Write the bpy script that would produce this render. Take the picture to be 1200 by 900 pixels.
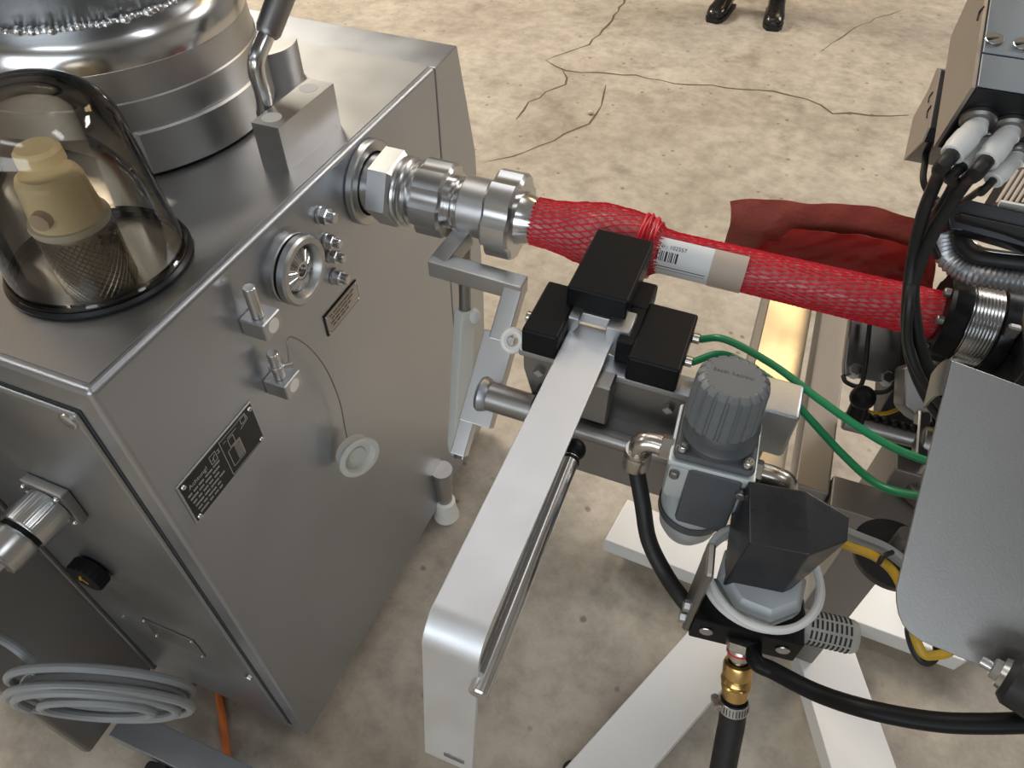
import bpy, bmesh, math, random
from mathutils import Vector as V, Matrix
random.seed(7)
PI = math.pi
scene = bpy.context.scene
COL = scene.collection
for o in list(bpy.data.objects): bpy.data.objects.remove(o)

# ------------------------------------------------------------------ camera
CAM = V((.5282, -.27284, 1.6))
CR = V((.93005, .3674, .00497)); CD = V((.27479, -.68651, -.6732)); CF = V((-.24392, .62747, -.73945))
FPX = 849.9
cd = bpy.data.cameras.new('camera'); cam = bpy.data.objects.new('camera', cd); COL.objects.link(cam)
cd.sensor_fit = 'HORIZONTAL'; cd.sensor_width = 36; cd.lens = FPX / 1200 * 36; cd.clip_start = .01; cd.clip_end = 60
m = Matrix.Identity(4)
for i in range(3):
    m[i][0] = CR[i]; m[i][1] = -CD[i]; m[i][2] = -CF[i]; m[i][3] = CAM[i]
cam.matrix_world = m
scene.camera = cam
# ------------------------------------------------------------------ world, lamps, exposure
w = bpy.data.worlds.new('hall_air'); scene.world = w; w.use_nodes = True
w.node_tree.nodes['Background'].inputs[0].default_value = (.9, .95, 1, 1)
w.node_tree.nodes['Background'].inputs[1].default_value = .15
def lamp(name, loc, sx, sy, power, col=(1, .86, .68), rot=(0, 0, 0)):
    l = bpy.data.lights.new(name, 'AREA'); l.shape = 'RECTANGLE'; l.size = sx; l.size_y = sy; l.energy = power; l.color = col
    o = bpy.data.objects.new(name, l); o.location = loc; o.rotation_euler = rot; COL.objects.link(o); return o
# rows of ceiling lamps in the hall, with added fills at the end
lamp('ceiling_lamp', (-4.3, 3.6, 5.2), 1.4, 2.4, 480, (1, .9, .75))
lamp('ceiling_lamp', (4.2, 5.6, 5.2), 2.4, 1.2, 230, (1, .96, .93))
lamp('ceiling_lamp', (1.5, 6.4, 5.2), 1.4, 2.0, 60, (1, .7, .34))
lamp('ceiling_lamp', (-4.3, -.6, 5.2), 1.4, 2.4, 60, (1, .97, .95))
lamp('ceiling_lamp', (3.8, .2, 5.2), 2.4, .6, 30, (.95, .98, 1))
lamp('ceiling_lamp', (.4, -3.2, 5.2), 2.4, .6, 25, (.9, .96, 1))
lamp('ceiling_lamp', (-.6, 2.4, 5.2), 2.4, 2.2, 34, (.97, .98, 1))  # added overhead panel, put there to brighten the flat steel handle
lamp('daylight_fill', (.5, -4.9, 2.6), 5, 2.2, 130, (.86, .94, 1), (PI / 2, 0, 0))  # added cool fill for camera-facing sides; the front wall has no window
scene.view_settings.view_transform = 'Standard'; scene.view_settings.look = 'None'
scene.view_settings.gamma = 1; scene.view_settings.use_curve_mapping = False
scene.view_settings.exposure = -.05

# ------------------------------------------------------------------ pixel helpers (1200 x 900 frame -> a point at a true distance)
def ray(px, py): return CR * ((px - 600) / FPX) + CD * ((py - 450) / FPX) + CF
def P(px, py, d): return CAM + ray(px, py) * d
def PL(px, py, ax, v):
    r = ray(px, py); return CAM + r * ((v - CAM[ax]) / r[ax])
def PX(px, py, v): return PL(px, py, 0, v)
def PY(px, py, v): return PL(px, py, 1, v)
def PZ(px, py, v): return PL(px, py, 2, v)

# ------------------------------------------------------------------ materials
def mat(name, col, metal=0, rough=.5, nscale=0, ncol=.0, nrough=.0, bump=0, bscale=None, stretch=None, trans=0, ior=1.45, emit=None, coat=0, spec=None, alpha=None):
    m = bpy.data.materials.new(name); m.use_nodes = True
    nt = m.node_tree; b = nt.nodes['Principled BSDF']
    b.inputs['Base Color'].default_value = (*col, 1); b.inputs['Metallic'].default_value = metal; b.inputs['Roughness'].default_value = rough
    b.inputs['IOR'].default_value = ior
    if trans: b.inputs['Transmission Weight'].default_value = trans
    if coat: b.inputs['Coat Weight'].default_value = coat; b.inputs['Coat Roughness'].default_value = .15
    if spec is not None: b.inputs['Specular IOR Level'].default_value = spec
    if nscale or bump:
        tc = nt.nodes.new('ShaderNodeTexCoord'); mp = nt.nodes.new('ShaderNodeMapping')
        nt.links.new(tc.outputs['Object'], mp.inputs['Vector'])
        if stretch: mp.inputs['Scale'].default_value = stretch
        n = nt.nodes.new('ShaderNodeTexNoise'); n.inputs['Scale'].default_value = nscale or 50; n.inputs['Detail'].default_value = 5
        nt.links.new(mp.outputs['Vector'], n.inputs['Vector'])
        if ncol:
            mx = nt.nodes.new('ShaderNodeMixRGB'); mx.blend_type = 'MIX'
            mx.inputs[1].default_value = (*[max(0, c * (1 - ncol)) for c in col], 1); mx.inputs[2].default_value = (*[min(1, c * (1 + ncol)) for c in col], 1)
            nt.links.new(n.outputs['Fac'], mx.inputs[0]); nt.links.new(mx.outputs[0], b.inputs['Base Color'])
        if nrough:
            r = nt.nodes.new('ShaderNodeMapRange'); r.inputs['From Min'].default_value = .3; r.inputs['From Max'].default_value = .7
            r.inputs['To Min'].default_value = max(.02, rough - nrough); r.inputs['To Max'].default_value = min(1, rough + nrough)
            nt.links.new(n.outputs['Fac'], r.inputs['Value']); nt.links.new(r.outputs[0], b.inputs['Roughness'])
        if bump:
            n2 = n
            if bscale:
                n2 = nt.nodes.new('ShaderNodeTexNoise'); n2.inputs['Scale'].default_value = bscale; n2.inputs['Detail'].default_value = 4
                nt.links.new(mp.outputs['Vector'], n2.inputs['Vector'])
            bp = nt.nodes.new('ShaderNodeBump'); bp.inputs['Strength'].default_value = bump; bp.inputs['Distance'].default_value = .002
            nt.links.new(n2.outputs['Fac'], bp.inputs['Height']); nt.links.new(bp.outputs[0], b.inputs['Normal'])
    return m
M = {}
M['blast'] = mat('bead_blasted_steel', (.45, .472, .51), 1, .38, 9, .07, .06, .12, 700)
M['blast2'] = mat('fine_blasted_steel', (.52, .525, .53), 1, .38, 14, .05, .03, .06, 700)
M['top'] = mat('satin_top_steel', (.46, .465, .47), 1, .38, 6, .06, .06, .05, 500)
M['front'] = mat('dull_front_steel', (.38, .395, .41), 1, .4, 8, .08, .05, .08, 600)
M['door'] = mat('brown_grey_door_steel', (.33, .325, .32), 1, .48, 8, .06, .04)
M['bright'] = mat('machined_steel', (.58, .585, .59), 1, .28)
M['polish'] = mat('polished_steel', (.66, .665, .67), 1, .2)
M['plate'] = mat('brushed_handle_steel', (.74, .76, .79), 1, .5, 14, .04, .05, .05, 600)
M['darksteel'] = mat('dark_grey_steel', (.3, .295, .29), 1, .4, 20, .1, .07)
M['tray'] = mat('grey_sheet_steel', (.31, .307, .303), 1, .42, 6, .05, .04, .05, 500)
M['frame'] = mat('brushed_frame_steel', (.27, .255, .24), 1, .5, 25, .08, .06, 0, None, (1, .1, 1))
M['traysteel'] = mat('bright_tray_steel', (.6, .56, .5), 1, .3, 7, .05, .06)
M['nickel'] = mat('nickel_fitting', (.56, .53, .48), 1, .25, 60, .12, .04)
M['brass'] = mat('brass', (.62, .42, .16), 1, .28, 40, .12, .08)
M['black'] = mat('black_plastic', (.007, .007, .008), 0, .42, spec=.2)
M['blackmat'] = mat('black_rubber', (.012, .012, .013), 0, .5, 60, .2, .08)
M['hood'] = mat('scuffed_black_hood', (.02, .021, .025), 0, .3, 12, .3, .08, .05, 120)
M['anod'] = mat('black_anodised', (.02, .021, .024), .6, .3, 20, .3, .1, 0, None, (1, .15, 1))
M['tan'] = mat('bronze_grey_side_plate', (.33, .29, .26), .6, .42, 8, .08, .05)
M['blue'] = mat('blue_grey_brushed_top', (.19, .225, .26), .8, .45, 22, .4, .06, 0, None, (1, .12, 1))
M['white'] = mat('white_plastic', (.85, .84, .81), 0, .4, 30, .03)
M['whiteg'] = mat('white_glass_bead_steel', (.78, .78, .77), .35, .5, 12, .04, .05)
M['offw'] = mat('offwhite_plastic', (.6, .61, .57), 0, .42)
M['cream'] = mat('cream_plastic', (.78, .7, .48), 0, .35, 12, .06)
M['greyp'] = mat('grey_plastic', (.075, .082, .09), 0, .42, 60, .1, .05)
M['greyk'] = mat('grey_knob_plastic', (.135, .148, .157), 0, .45, 60, .1, .05)
M['paleg'] = mat('pale_grey_plastic', (.46, .5, .53), 0, .35, 40, .06)
M['alu'] = mat('cast_alu_plate', (.6, .66, .68), .5, .4, 40, .08)
M['lgrey'] = mat('light_grey_cap_plastic', (.62, .63, .62), 0, .4, 40, .05)
M['cable'] = mat('grey_cable_sheath', (.26, .275, .285), 0, .4, 50, .08)
M['silenc'] = mat('beige_grey_silencer', (.42, .41, .38), 0, .5, 40, .05)
M['green'] = mat('green_tube', (.015, .19, .075), 0, .3, 30, .1)
M['orange'] = mat('orange_cable', (.9, .24, .07), 0, .4)
M['yellow'] = mat('yellow_cable', (.5, .3, .02), 0, .4, 40, .2)
M['net'] = mat('red_net_twine', (.7, .012, .03), 0, .4, 120, .2)
M['casing'] = mat('pink_red_casing', (.55, .2, .2), 0, .25, 60, .25, .1)
M['film'] = mat('red_brown_film', (.4, .1, .075), 0, .26, 30, .2, .08, 1.0, 80)
M['film2'] = mat('deep_red_film', (.36, .018, .014), 0, .3, 20, .2, .08, .3, 30)
M['paper'] = mat('white_paper', (.8, .82, .84), 0, .5)
M['kraft'] = mat('beige_paper', (.55, .46, .38), 0, .55, 40, .04)
M['ink'] = mat('dark_ink', (.02, .025, .03), 0, .6)
M['ink2'] = mat('brown_ink', (.16, .1, .08), 0, .6)
M['signblack'] = mat('black_etched_sign', (.012, .012, .012), 0, .35)
M['signwhite'] = mat('silver_lettering', (.5, .5, .49), .3, .4)
M['labelbg'] = mat('beige_engraved_plate', (.46, .42, .37), .4, .4)
M['weld'] = mat('weld_bead', (.66, .66, .66), 1, .18, 120, .25, .1, .9, 160)
def smoke():
    m = bpy.data.materials.new('smoked_clear_plastic'); m.use_nodes = True; nt = m.node_tree; nt.nodes.clear()
    out = nt.nodes.new('ShaderNodeOutputMaterial'); mx = nt.nodes.new('ShaderNodeMixShader'); tr = nt.nodes.new('ShaderNodeBsdfTransparent'); gl = nt.nodes.new('ShaderNodeBsdfGlossy'); fr = nt.nodes.new('ShaderNodeFresnel')
    tr.inputs[0].default_value = (.94, .905, .85, 1); gl.inputs[0].default_value = (.9, .9, .9, 1); gl.inputs['Roughness'].default_value = .04; fr.inputs[0].default_value = 1.5
    nt.links.new(fr.outputs[0], mx.inputs[0]); nt.links.new(tr.outputs[0], mx.inputs[1]); nt.links.new(gl.outputs[0], mx.inputs[2]); nt.links.new(mx.outputs[0], out.inputs[0])
    return m
M['smoke'] = smoke()
M['boot'] = mat('black_leather', (.015, .013, .012), 0, .22, 60, .2, .08, .1, 150)
M['cloth'] = mat('black_trouser_cloth', (.012, .012, .014), 0, .85, 80, .2)
M['wall'] = mat('pale_wall_paint', (.38, .385, .39), 0, .8, 2, .08)
M['wallwarm'] = mat('tan_wall_paint', (.5, .41, .3), 0, .8, 2, .08)
M['ceil'] = mat('grey_ceiling', (.42, .42, .42), 0, .9, 2, .1)
M['crack'] = mat('crack_dirt', (.12, .095, .07), 0, .95, 60, .3)
M['grime'] = mat('weak_brown_dirt', (.055, .045, .036), 0, .9, 60, .3)

def knurl_mat():
    m = bpy.data.materials.new('knurled_steel'); m.use_nodes = True; nt = m.node_tree; b = nt.nodes['Principled BSDF']
    b.inputs['Base Color'].default_value = (.3, .28, .25, 1); b.inputs['Metallic'].default_value = 1; b.inputs['Roughness'].default_value = .4
    return m
M['knurl'] = knurl_mat()

def concrete():
    m = bpy.data.materials.new('worn_concrete'); m.use_nodes = True; nt = m.node_tree; b = nt.nodes['Principled BSDF']
    tc = nt.nodes.new('ShaderNodeTexCoord')
    def noise(s, d=6, r=.6):
        n = nt.nodes.new('ShaderNodeTexNoise'); n.inputs['Scale'].default_value = s; n.inputs['Detail'].default_value = d; n.inputs['Roughness'].default_value = r
        nt.links.new(tc.outputs['Object'], n.inputs['Vector']); return n
    def ramp(src, p0, c0, p1, c1):
        r = nt.nodes.new('ShaderNodeValToRGB'); r.color_ramp.elements[0].position = p0; r.color_ramp.elements[0].color = (*c0, 1)
        r.color_ramp.elements[1].position = p1; r.color_ramp.elements[1].color = (*c1, 1); nt.links.new(src, r.inputs[0]); return r
    n1 = noise(1.6); r1 = ramp(n1.outputs['Fac'], .3, (.36, .315, .26), .72, (.53, .485, .415))
    n2 = noise(14, 8, .7); r2 = ramp(n2.outputs['Fac'], .32, (.66, .64, .62), .62, (1.08, 1.07, 1.05))
    mu = nt.nodes.new('ShaderNodeMixRGB'); mu.blend_type = 'MULTIPLY'; mu.inputs[0].default_value = .85
    nt.links.new(r1.outputs[0], mu.inputs[1]); nt.links.new(r2.outputs[0], mu.inputs[2])
    # dark specks, pores
    vo = nt.nodes.new('ShaderNodeTexVoronoi'); vo.inputs['Scale'].default_value = 11; nt.links.new(tc.outputs['Object'], vo.inputs['Vector'])
    n3 = noise(30, 4); ad = nt.nodes.new('ShaderNodeMath'); ad.operation = 'MULTIPLY_ADD'; ad.inputs[1].default_value = .16
    nt.links.new(n3.outputs['Fac'], ad.inputs[0]); nt.links.new(vo.outputs['Distance'], ad.inputs[2])
    r3 = ramp(ad.outputs[0], .125, (.3, .28, .26), .19, (1, 1, 1))
    mu2 = nt.nodes.new('ShaderNodeMixRGB'); mu2.blend_type = 'MULTIPLY'; mu2.inputs[0].default_value = .75
    nt.links.new(mu.outputs[0], mu2.inputs[1]); nt.links.new(r3.outputs[0], mu2.inputs[2])
    n4 = noise(4.5, 5, .65); r4 = ramp(n4.outputs['Fac'], .56, (1, 1, 1), .74, (.68, .66, .63))
    mu3 = nt.nodes.new('ShaderNodeMixRGB'); mu3.blend_type = 'MULTIPLY'; mu3.inputs[0].default_value = 1
    nt.links.new(mu2.outputs[0], mu3.inputs[1]); nt.links.new(r4.outputs[0], mu3.inputs[2])
    nt.links.new(mu3.outputs[0], b.inputs['Base Color'])
    b.inputs['Roughness'].default_value = .55
    bp = nt.nodes.new('ShaderNodeBump'); bp.inputs['Strength'].default_value = .2; bp.inputs['Distance'].default_value = .01
    nt.links.new(n2.outputs['Fac'], bp.inputs['Height']); nt.links.new(bp.outputs[0], b.inputs['Normal'])
    return m
M['concrete'] = concrete()

# ------------------------------------------------------------------ mesh helpers: all coordinates are world coordinates
def frame(axis, up=None):
    a = V(axis).normalized()
    u = V(up) if up else (V((0, 0, 1)) if abs(a.z) < .9 else V((0, 1, 0)))
    u = (u - a * u.dot(a)).normalized(); v = a.cross(u); return a, u, v
def box(bm, c, s, R=None, bev=0, seg=2):
    """box centred at c with full sizes s; R = 3x3 rotation"""
    c = V(c); hs = [x / 2 for x in s]; vs = []
    for sx in (-1, 1):
        for sy in (-1, 1):
            for sz in (-1, 1):
                p = V((sx * hs[0], sy * hs[1], sz * hs[2])); p = (R @ p) if R else p; vs.append(bm.verts.new(c + p))
    fs = [bm.faces.new([vs[i] for i in q]) for q in ((0, 1, 3, 2), (4, 6, 7, 5), (0, 4, 5, 1), (2, 3, 7, 6), (0, 2, 6, 4), (1, 5, 7, 3))]
    if bev:
        es = list({e for f in fs for e in f.edges}); bmesh.ops.bevel(bm, geom=es, offset=bev, segments=seg, profile=.5, affect='EDGES')
    return bm
def bx(bm, a, b, bev=0, seg=2):
    """box from corner a to corner b"""
    a, b = V(a), V(b); return box(bm, (a + b) / 2, [abs(b[i] - a[i]) for i in range(3)], None, bev, seg)
def prism(bm, pts, ext, bev=0, seg=2):
    pts = [V(p) for p in pts]; ext = V(ext); n = len(pts)
    A = [bm.verts.new(p) for p in pts]; B = [bm.verts.new(p + ext) for p in pts]
    fs = [bm.faces.new(A), bm.faces.new(B[::-1])] + [bm.faces.new([A[i], B[i], B[(i + 1) % n], A[(i + 1) % n]]) for i in range(n)]
    bmesh.ops.recalc_face_normals(bm, faces=fs)
    if bev:
        es = list({e for f in fs for e in f.edges}); bmesh.ops.bevel(bm, geom=es, offset=bev, segments=seg, profile=.5, affect='EDGES')
    return bm
def lathe(bm, o, axis, prof, seg=32, rf=None, up=None):
    """surface of revolution: prof = [(t along axis, radius)]; rf(theta) scales the radius"""
    a, u, v = frame(axis, up); o = V(o); rings = []
    for t, r in prof:
        if r <= 1e-6: rings.append([bm.verts.new(o + a * t)])
        else:
            rings.append([bm.verts.new(o + a * t + (u * math.cos(th) + v * math.sin(th)) * r * (rf(th) if rf else 1)) for th in [2 * PI * k / seg for k in range(seg)]])
    fs = []
    for A, B in zip(rings, rings[1:]):
        if len(A) == 1 and len(B) == 1: continue
        for k in range(seg):
            k2 = (k + 1) % seg
            if len(A) == 1: fs.append(bm.faces.new([A[0], B[k2], B[k]]))
            elif len(B) == 1: fs.append(bm.faces.new([A[k], A[k2], B[0]]))
            else: fs.append(bm.faces.new([A[k], A[k2], B[k2], B[k]]))
    for R_, fl in ((rings[0], True), (rings[-1], False)):
        pass
    bmesh.ops.recalc_face_normals(bm, faces=fs)
    return bm
def cyl(bm, p0, p1, r0, r1=None, seg=24, ch=0):
    p0, p1 = V(p0), V(p1); L = (p1 - p0).length; r1 = r0 if r1 is None else r1
    pr = [(0, 0), (0, r0 - ch), (ch, r0), (L - ch, r1), (L, r1 - ch), (L, 0)] if ch else [(0, 0), (0, r0), (L, r1), (L, 0)]
    return lathe(bm, p0, p1 - p0, pr, seg)
def ring(bm, o, axis, r0, r1, t0, t1, seg=40, ch=.001):
    """hollow ring, inner radius r0, outer r1"""
    return lathe(bm, o, axis, [(t0, r0), (t0, r1 - ch), (t0 + ch, r1), (t1 - ch, r1), (t1, r1 - ch), (t1, r0), (t0, r0)], seg)
def spline(pts, n=8):
    pts = [V(p) for p in pts]; out = []
    ext = [pts[0] * 2 - pts[1]] + pts + [pts[-1] * 2 - pts[-2]]
    for i in range(1, len(ext) - 2):
        p0, p1, p2, p3 = ext[i - 1:i + 3]
        for k in range(n):
            t = k / n; out.append(.5 * ((2 * p1) + (p2 - p0) * t + (2 * p0 - 5 * p1 + 4 * p2 - p3) * t * t + (3 * p1 - p0 - 3 * p2 + p3) * t ** 3))
    out.append(pts[-1]); return out
def tube(bm, pts, r, seg=10, n=8, smooth=True, rfun=None, closed=False):
    q = spline(pts, n) if smooth else [V(p) for p in pts]
    rings = []; u = None
    for i, p in enumerate(q):
        if closed: d = q[(i + 1) % len(q)] - q[i - 1]
        else: d = q[min(i + 1, len(q) - 1)] - q[max(i - 1, 0)]
        d.normalize()
        if u is None: _, u, _ = frame(d)
        u = (u - d * u.dot(d)).normalized(); v = d.cross(u)
        rr = rfun(i, len(q)) if rfun else r
        rings.append([bm.verts.new(p + (u * math.cos(2 * PI * k / seg) + v * math.sin(2 * PI * k / seg)) * rr) for k in range(seg)])
    fs = []
    pairs = list(zip(rings, rings[1:])) + ([(rings[-1], rings[0])] if closed else [])
    for A, B in pairs:
        for k in range(seg): fs.append(bm.faces.new([A[k], A[(k + 1) % seg], B[(k + 1) % seg], B[k]]))
    if not closed: fs.append(bm.faces.new(rings[0][::-1])); fs.append(bm.faces.new(rings[-1]))
    bmesh.ops.recalc_face_normals(bm, faces=fs)
    return bm
def ball(bm, c, r, sx=1, sy=1, sz=1, seg=20):
    ret = bmesh.ops.create_uvsphere(bm, u_segments=seg, v_segments=max(6, seg // 2), radius=r)
    for v in ret['verts']: v.co = V((v.co.x * sx, v.co.y * sy, v.co.z * sz)) + V(c)
    return bm
def hexa(bm, o, axis, r, h, n=6, ch=.12, up=None):
    """bolt head / nut body with chamfered rim"""
    c = r * ch; return lathe(bm, o, axis, [(0, 0), (0, r), (h - c, r), (h, r - c), (h, 0)], n, None, up)
def scallop(bm, o, axis, r, t0, t1, lobes=6, amp=.07, ri=0, ch=.004, seg=72):
    """round union nut with grip notches"""
    rf = lambda th: 1 - amp * max(0, math.cos(lobes * th)) ** .8
    if ri: pr = [(t0, ri), (t0, r - ch), (t0 + ch, r), (t1 - ch, r), (t1, r - ch), (t1, ri), (t0, ri)]
    else: pr = [(t0, 0), (t0, r - ch), (t0 + ch, r), (t1 - ch, r), (t1, r - ch), (t1, 0)]
    return lathe(bm, o, axis, pr, seg, rf)
ORG = {}
def obj(name, bm, m, parent=None, sharp=35, smooth=True, wn=True):
    me = bpy.data.meshes.new(name)
    if parent is not None: off = ORG[parent.name]
    else:
        xs = [v.co.copy() for v in bm.verts]
        lo = V([min(c[i] for c in xs) for i in range(3)]); hi = V([max(c[i] for c in xs) for i in range(3)])
        off = V(((lo.x + hi.x) / 2, (lo.y + hi.y) / 2, lo.z))
    for v in bm.verts: v.co -= off
    bm.to_mesh(me); bm.free()
    if smooth:
        me.polygons.foreach_set('use_smooth', [True] * len(me.polygons)); me.set_sharp_from_angle(angle=math.radians(sharp))
    me.materials.append(M[m])
    o = bpy.data.objects.new(name, me); COL.objects.link(o)
    if smooth and wn and sharp <= 35:
        w_ = o.modifiers.new('weighted_normal', 'WEIGHTED_NORMAL'); w_.keep_sharp = True; w_.weight = 80
    if parent is not None: o.parent = parent; ORG[o.name] = off
    else: o.location = off; ORG[o.name] = off.copy()
    return o
def B(): return bmesh.new()
def thing(name, label, cat, loc, group=None):
    o = bpy.data.objects.new(name, None); COL.objects.link(o); o.location = loc; o.empty_display_size = .05; ORG[o.name] = V(loc)
    return tag(o, label, cat, group)
def tag(o, label, cat, group=None):
    o['label'] = label; o['category'] = cat
    if group: o['group'] = group
    return o
def text(name, s, size, o, ux, uy, m, parent, ext=.0003, align='LEFT'):
    """flat lettering standing on the plane spanned by ux, uy"""
    cu = bpy.data.curves.new('lettering', 'FONT'); cu.body = s; cu.size = size; cu.align_x = align; cu.extrude = ext; cu.resolution_u = 3
    t = bpy.data.objects.new('lettering', cu); COL.objects.link(t)
    dg = bpy.context.evaluated_depsgraph_get(); me0 = bpy.data.meshes.new_from_object(t.evaluated_get(dg))
    bpy.data.objects.remove(t); bpy.data.curves.remove(cu)
    ux, uy = V(ux).normalized(), V(uy).normalized(); n = ux.cross(uy)
    bm = B(); bm.from_mesh(me0); bpy.data.meshes.remove(me0)
    for v in bm.verts: c = v.co.copy(); v.co = V(o) + ux * c.x + uy * c.y + n * c.z
    return obj(name, bm, m, parent, smooth=False)
def rotz(a): return Matrix.Rotation(a, 3, 'Z')
def basis(a, u):
    a, u, v = frame(a, u); return Matrix((a, v * -1, u)).transposed()   # x=a, z=u

# ================================================================== THE HALL
def struct(name, bm, m):
    o = obj(name, bm, m); o['kind'] = 'structure'; return o
b = B(); bx(b, (-7, -5, -.1), (8, 11, 0)); floor = struct('floor', b, 'concrete')
b = B(); bx(b, (-7, 11, 0), (8, 11.1, 5.4)); struct('wall_back', b, 'wall')
b = B(); bx(b, (-7.1, -5, 0), (-7, 11, 5.4)); struct('wall_left', b, 'wallwarm')
b = B(); bx(b, (8, -5, 0), (8.1, 11, 5.4)); struct('wall_right', b, 'wall')
b = B(); bx(b, (-7, -5.1, 0), (8, -5, 5.4)); struct('wall_front', b, 'wall')
b = B(); bx(b, (-7, -5, 5.4), (8, 11, 5.5)); struct('ceiling', b, 'ceil')
# cracks in the concrete: thin irregular open joints
def crack(pix, w0, w1=None):
    pts = [PZ(x, y, 0) for x, y in pix]; q = []
    for a, c in zip(pts, pts[1:]):
        k = max(2, int((c - a).length / .06))
        for i in range(k):
            t = i / k; p = a.lerp(c, t); d = (c - a).normalized(); q.append(p + V((-d.y, d.x, 0)) * random.uniform(-.012, .012))
    q.append(pts[-1]); b = B(); L = []; R = []
    for i, p in enumerate(q):
        d = (q[min(i + 1, len(q) - 1)] - q[max(0, i - 1)]).normalized(); n = V((-d.y, d.x, 0)); w = w0 * random.uniform(.5, 1.5) * (.4 if i in (0, len(q) - 1) else 1)
        L.append(b.verts.new((p.x + n.x * w, p.y + n.y * w, .0006))); R.append(b.verts.new((p.x - n.x * w, p.y - n.y * w, .0006)))
    for i in range(len(q) - 1): b.faces.new([L[i], R[i], R[i + 1], L[i + 1]])
    bmesh.ops.recalc_face_normals(b, faces=b.faces)
    return obj('crack', b, 'crack', floor)
crack([(640, 70), (662, 83), (700, 85), (745, 88), (790, 97), (850, 102), (905, 108), (945, 116), (975, 132), (1020, 135), (1065, 135)], .006)
crack([(735, -5), (722, 18), (706, 35), (690, 52), (640, 70)], .005)
crack([(662, 83), (664, 100), (640, 108), (622, 120), (605, 140)], .004)
crack([(712, 100), (706, 125), (690, 145), (650, 165), (615, 178), (568, 190)], .004)
crack([(960, 60), (1000, 32), (1060, 10)], .003)

p_ = PZ(692, 134, 0); b = B(); ball(b, p_ + V((0, 0, .009)), .012, 1.2, 1, .8, 12)
tag(obj('pebble', b, 'kraft'), 'tiny pale pebble lying on the cracked concrete', 'pebble')

# ================================================================== FILLING MACHINE
fm = thing('filling_machine', 'large grey stainless steel filling machine with slanted sign on its side', 'machine', (-.4, .45, 0))
XL = -.86
b = B(); prism(b, [(0, 0, .08), (0, 0, 1.092), (0, .743, 1.092), (0, .743, .047)], (XL, 0, 0), .007, 3); hous = obj('housing', b, 'blast', fm)
b = B(); prism(b, [(0, .7432, .047), (0, .7432, 1.089), (-.002, .83, 1.09), (-.004, .892, .866), (-.006, .915, .48), (-.006, .905, .04)], (XL, 0, 0), .0025, 2)
obj('rear_housing', b, 'blast', fm)
b = B(); bx(b, (XL + .01, .01, 1.0925), (-.009, .738, 1.0935)); obj('top_sheet', b, 'top', fm)
# front sheet with its border gap
b = B(); bx(b, (-.355, -.006, .118), (-.036, .002, 1.05), .004, 3); fp = obj('front_panel', b, 'front', fm)
b = B(); bx(b, (-.36, -.0008, .112), (-.0305, .001, 1.0555)); obj('panel_gap', b, 'ink', fm)
b = B(); lathe(b, (-.05, -.006, 1.037), (0, -1, 0), [(0, .011), (.002, .0105), (.003, .008), (.003, 0)], 24); sc = obj('slotted_screw', b, 'bright', fp)
b = B(); box(b, (-.05, -.0095, 1.037), (.016, .002, .003), Matrix.Rotation(.6, 3, 'Y')); obj('screw_slot', b, 'darksteel', fp)
b = B(); hexa(b, (-.046, -.006, .362), (0, -1, 0), .007, .006); obj('bolt', b, 'bright', fp)
b = B(); cyl(b, (-.298, -.006, .389), (-.298, -.01, .389), .004, seg=10); obj('bolt', b, 'bright', fp)
b = B(); bx(b, (-.238, -.0085, .366), (-.133, -.006, .434), .0005, 1); npl = obj('blank_type_plate', b, 'darksteel', fp)
for x, z in ((-.234, .43), (-.137, .43), (-.234, .37), (-.137, .37)):
    b = B(); ball(b, (x, -.0085, z), .0035, seg=10); obj('rivet', b, 'bright', fp)
# door swung open towards the viewer, seen from its inner side
b = B(); bx(b, (-.40, -.186, .08), (-.372, -.002, 1.04), .01, 2); obj('open_door', b, 'door', fm)
b = B(); bx(b, (-.385, -.012, .095), (-.3585, .0, 1.05), .002, 1); obj('door_post', b, 'darksteel', fm)
# foot
def foot(x, y):
    b = B(); lathe(b, (x, y, .2), (0, 0, -1), [(0, 0), (0, .026), (.155, .017), (.155, 0)], 24); f = obj('leg', b, 'blast2', fm)
    b = B(); lathe(b, (x, y, .075), (0, 0, -1), [(0, 0), (0, .02), (.006, .0255), (.045, .0275), (.06, .031), (.07, .033), (.0745, .03), (.0745, 0)], 28); obj('foot_cap', b, 'white', fm)
foot(.012, .6); foot(-.8, .6); foot(-.8, .1); foot(-.12, .12)
# hole in side for the spigot: big outlet flange ring
AX = V((0, .504, 1.024))
b = B(); ring(b, AX, (1, 0, 0), .046, .061, 0, .012, 56, .002); obj('outlet_flange', b, 'blast2', fm)
b = B(); ring(b, AX, (1, 0, 0), .03, .046, 0, .006, 40, .001); obj('outlet_seal', b, 'black', fm)
# serrated drive socket
o = V((0, .304, 1.017))
b = B(); lathe(b, o, (1, 0, 0), [(0, .046), (.006, .046), (.0075, .0445), (.0075, .042), (.0125, .042), (.0125, .046), (.021, .046), (.024, .043), (.024, .036), (.021, .034), (.006, .029), (.006, 0)], 56); so = obj('drive_socket', b, 'blast2', fm)
b = B(); ring(b, o, (1, 0, 0), .0425, .0452, .0075, .0125, 48, .0008); obj('o_ring', b, 'black', so)
b = B(); lathe(b, o, (1, 0, 0), [(.006, .0275), (.014, .027), (.019, .0125), (.019, .012), (.009, .0095), (.009, 0)], 144, lambda t: 1 + (.07 if math.cos(36 * t) > 0 else -.07)); sp = obj('serrated_hub', b, 'polish', so, 8, True, False)
b = B(); ring(b, o, (1, 0, 0), .008, .0118, .01, .0185, 32, .001); obj('hub_ring', b, 'bright', so)
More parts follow.
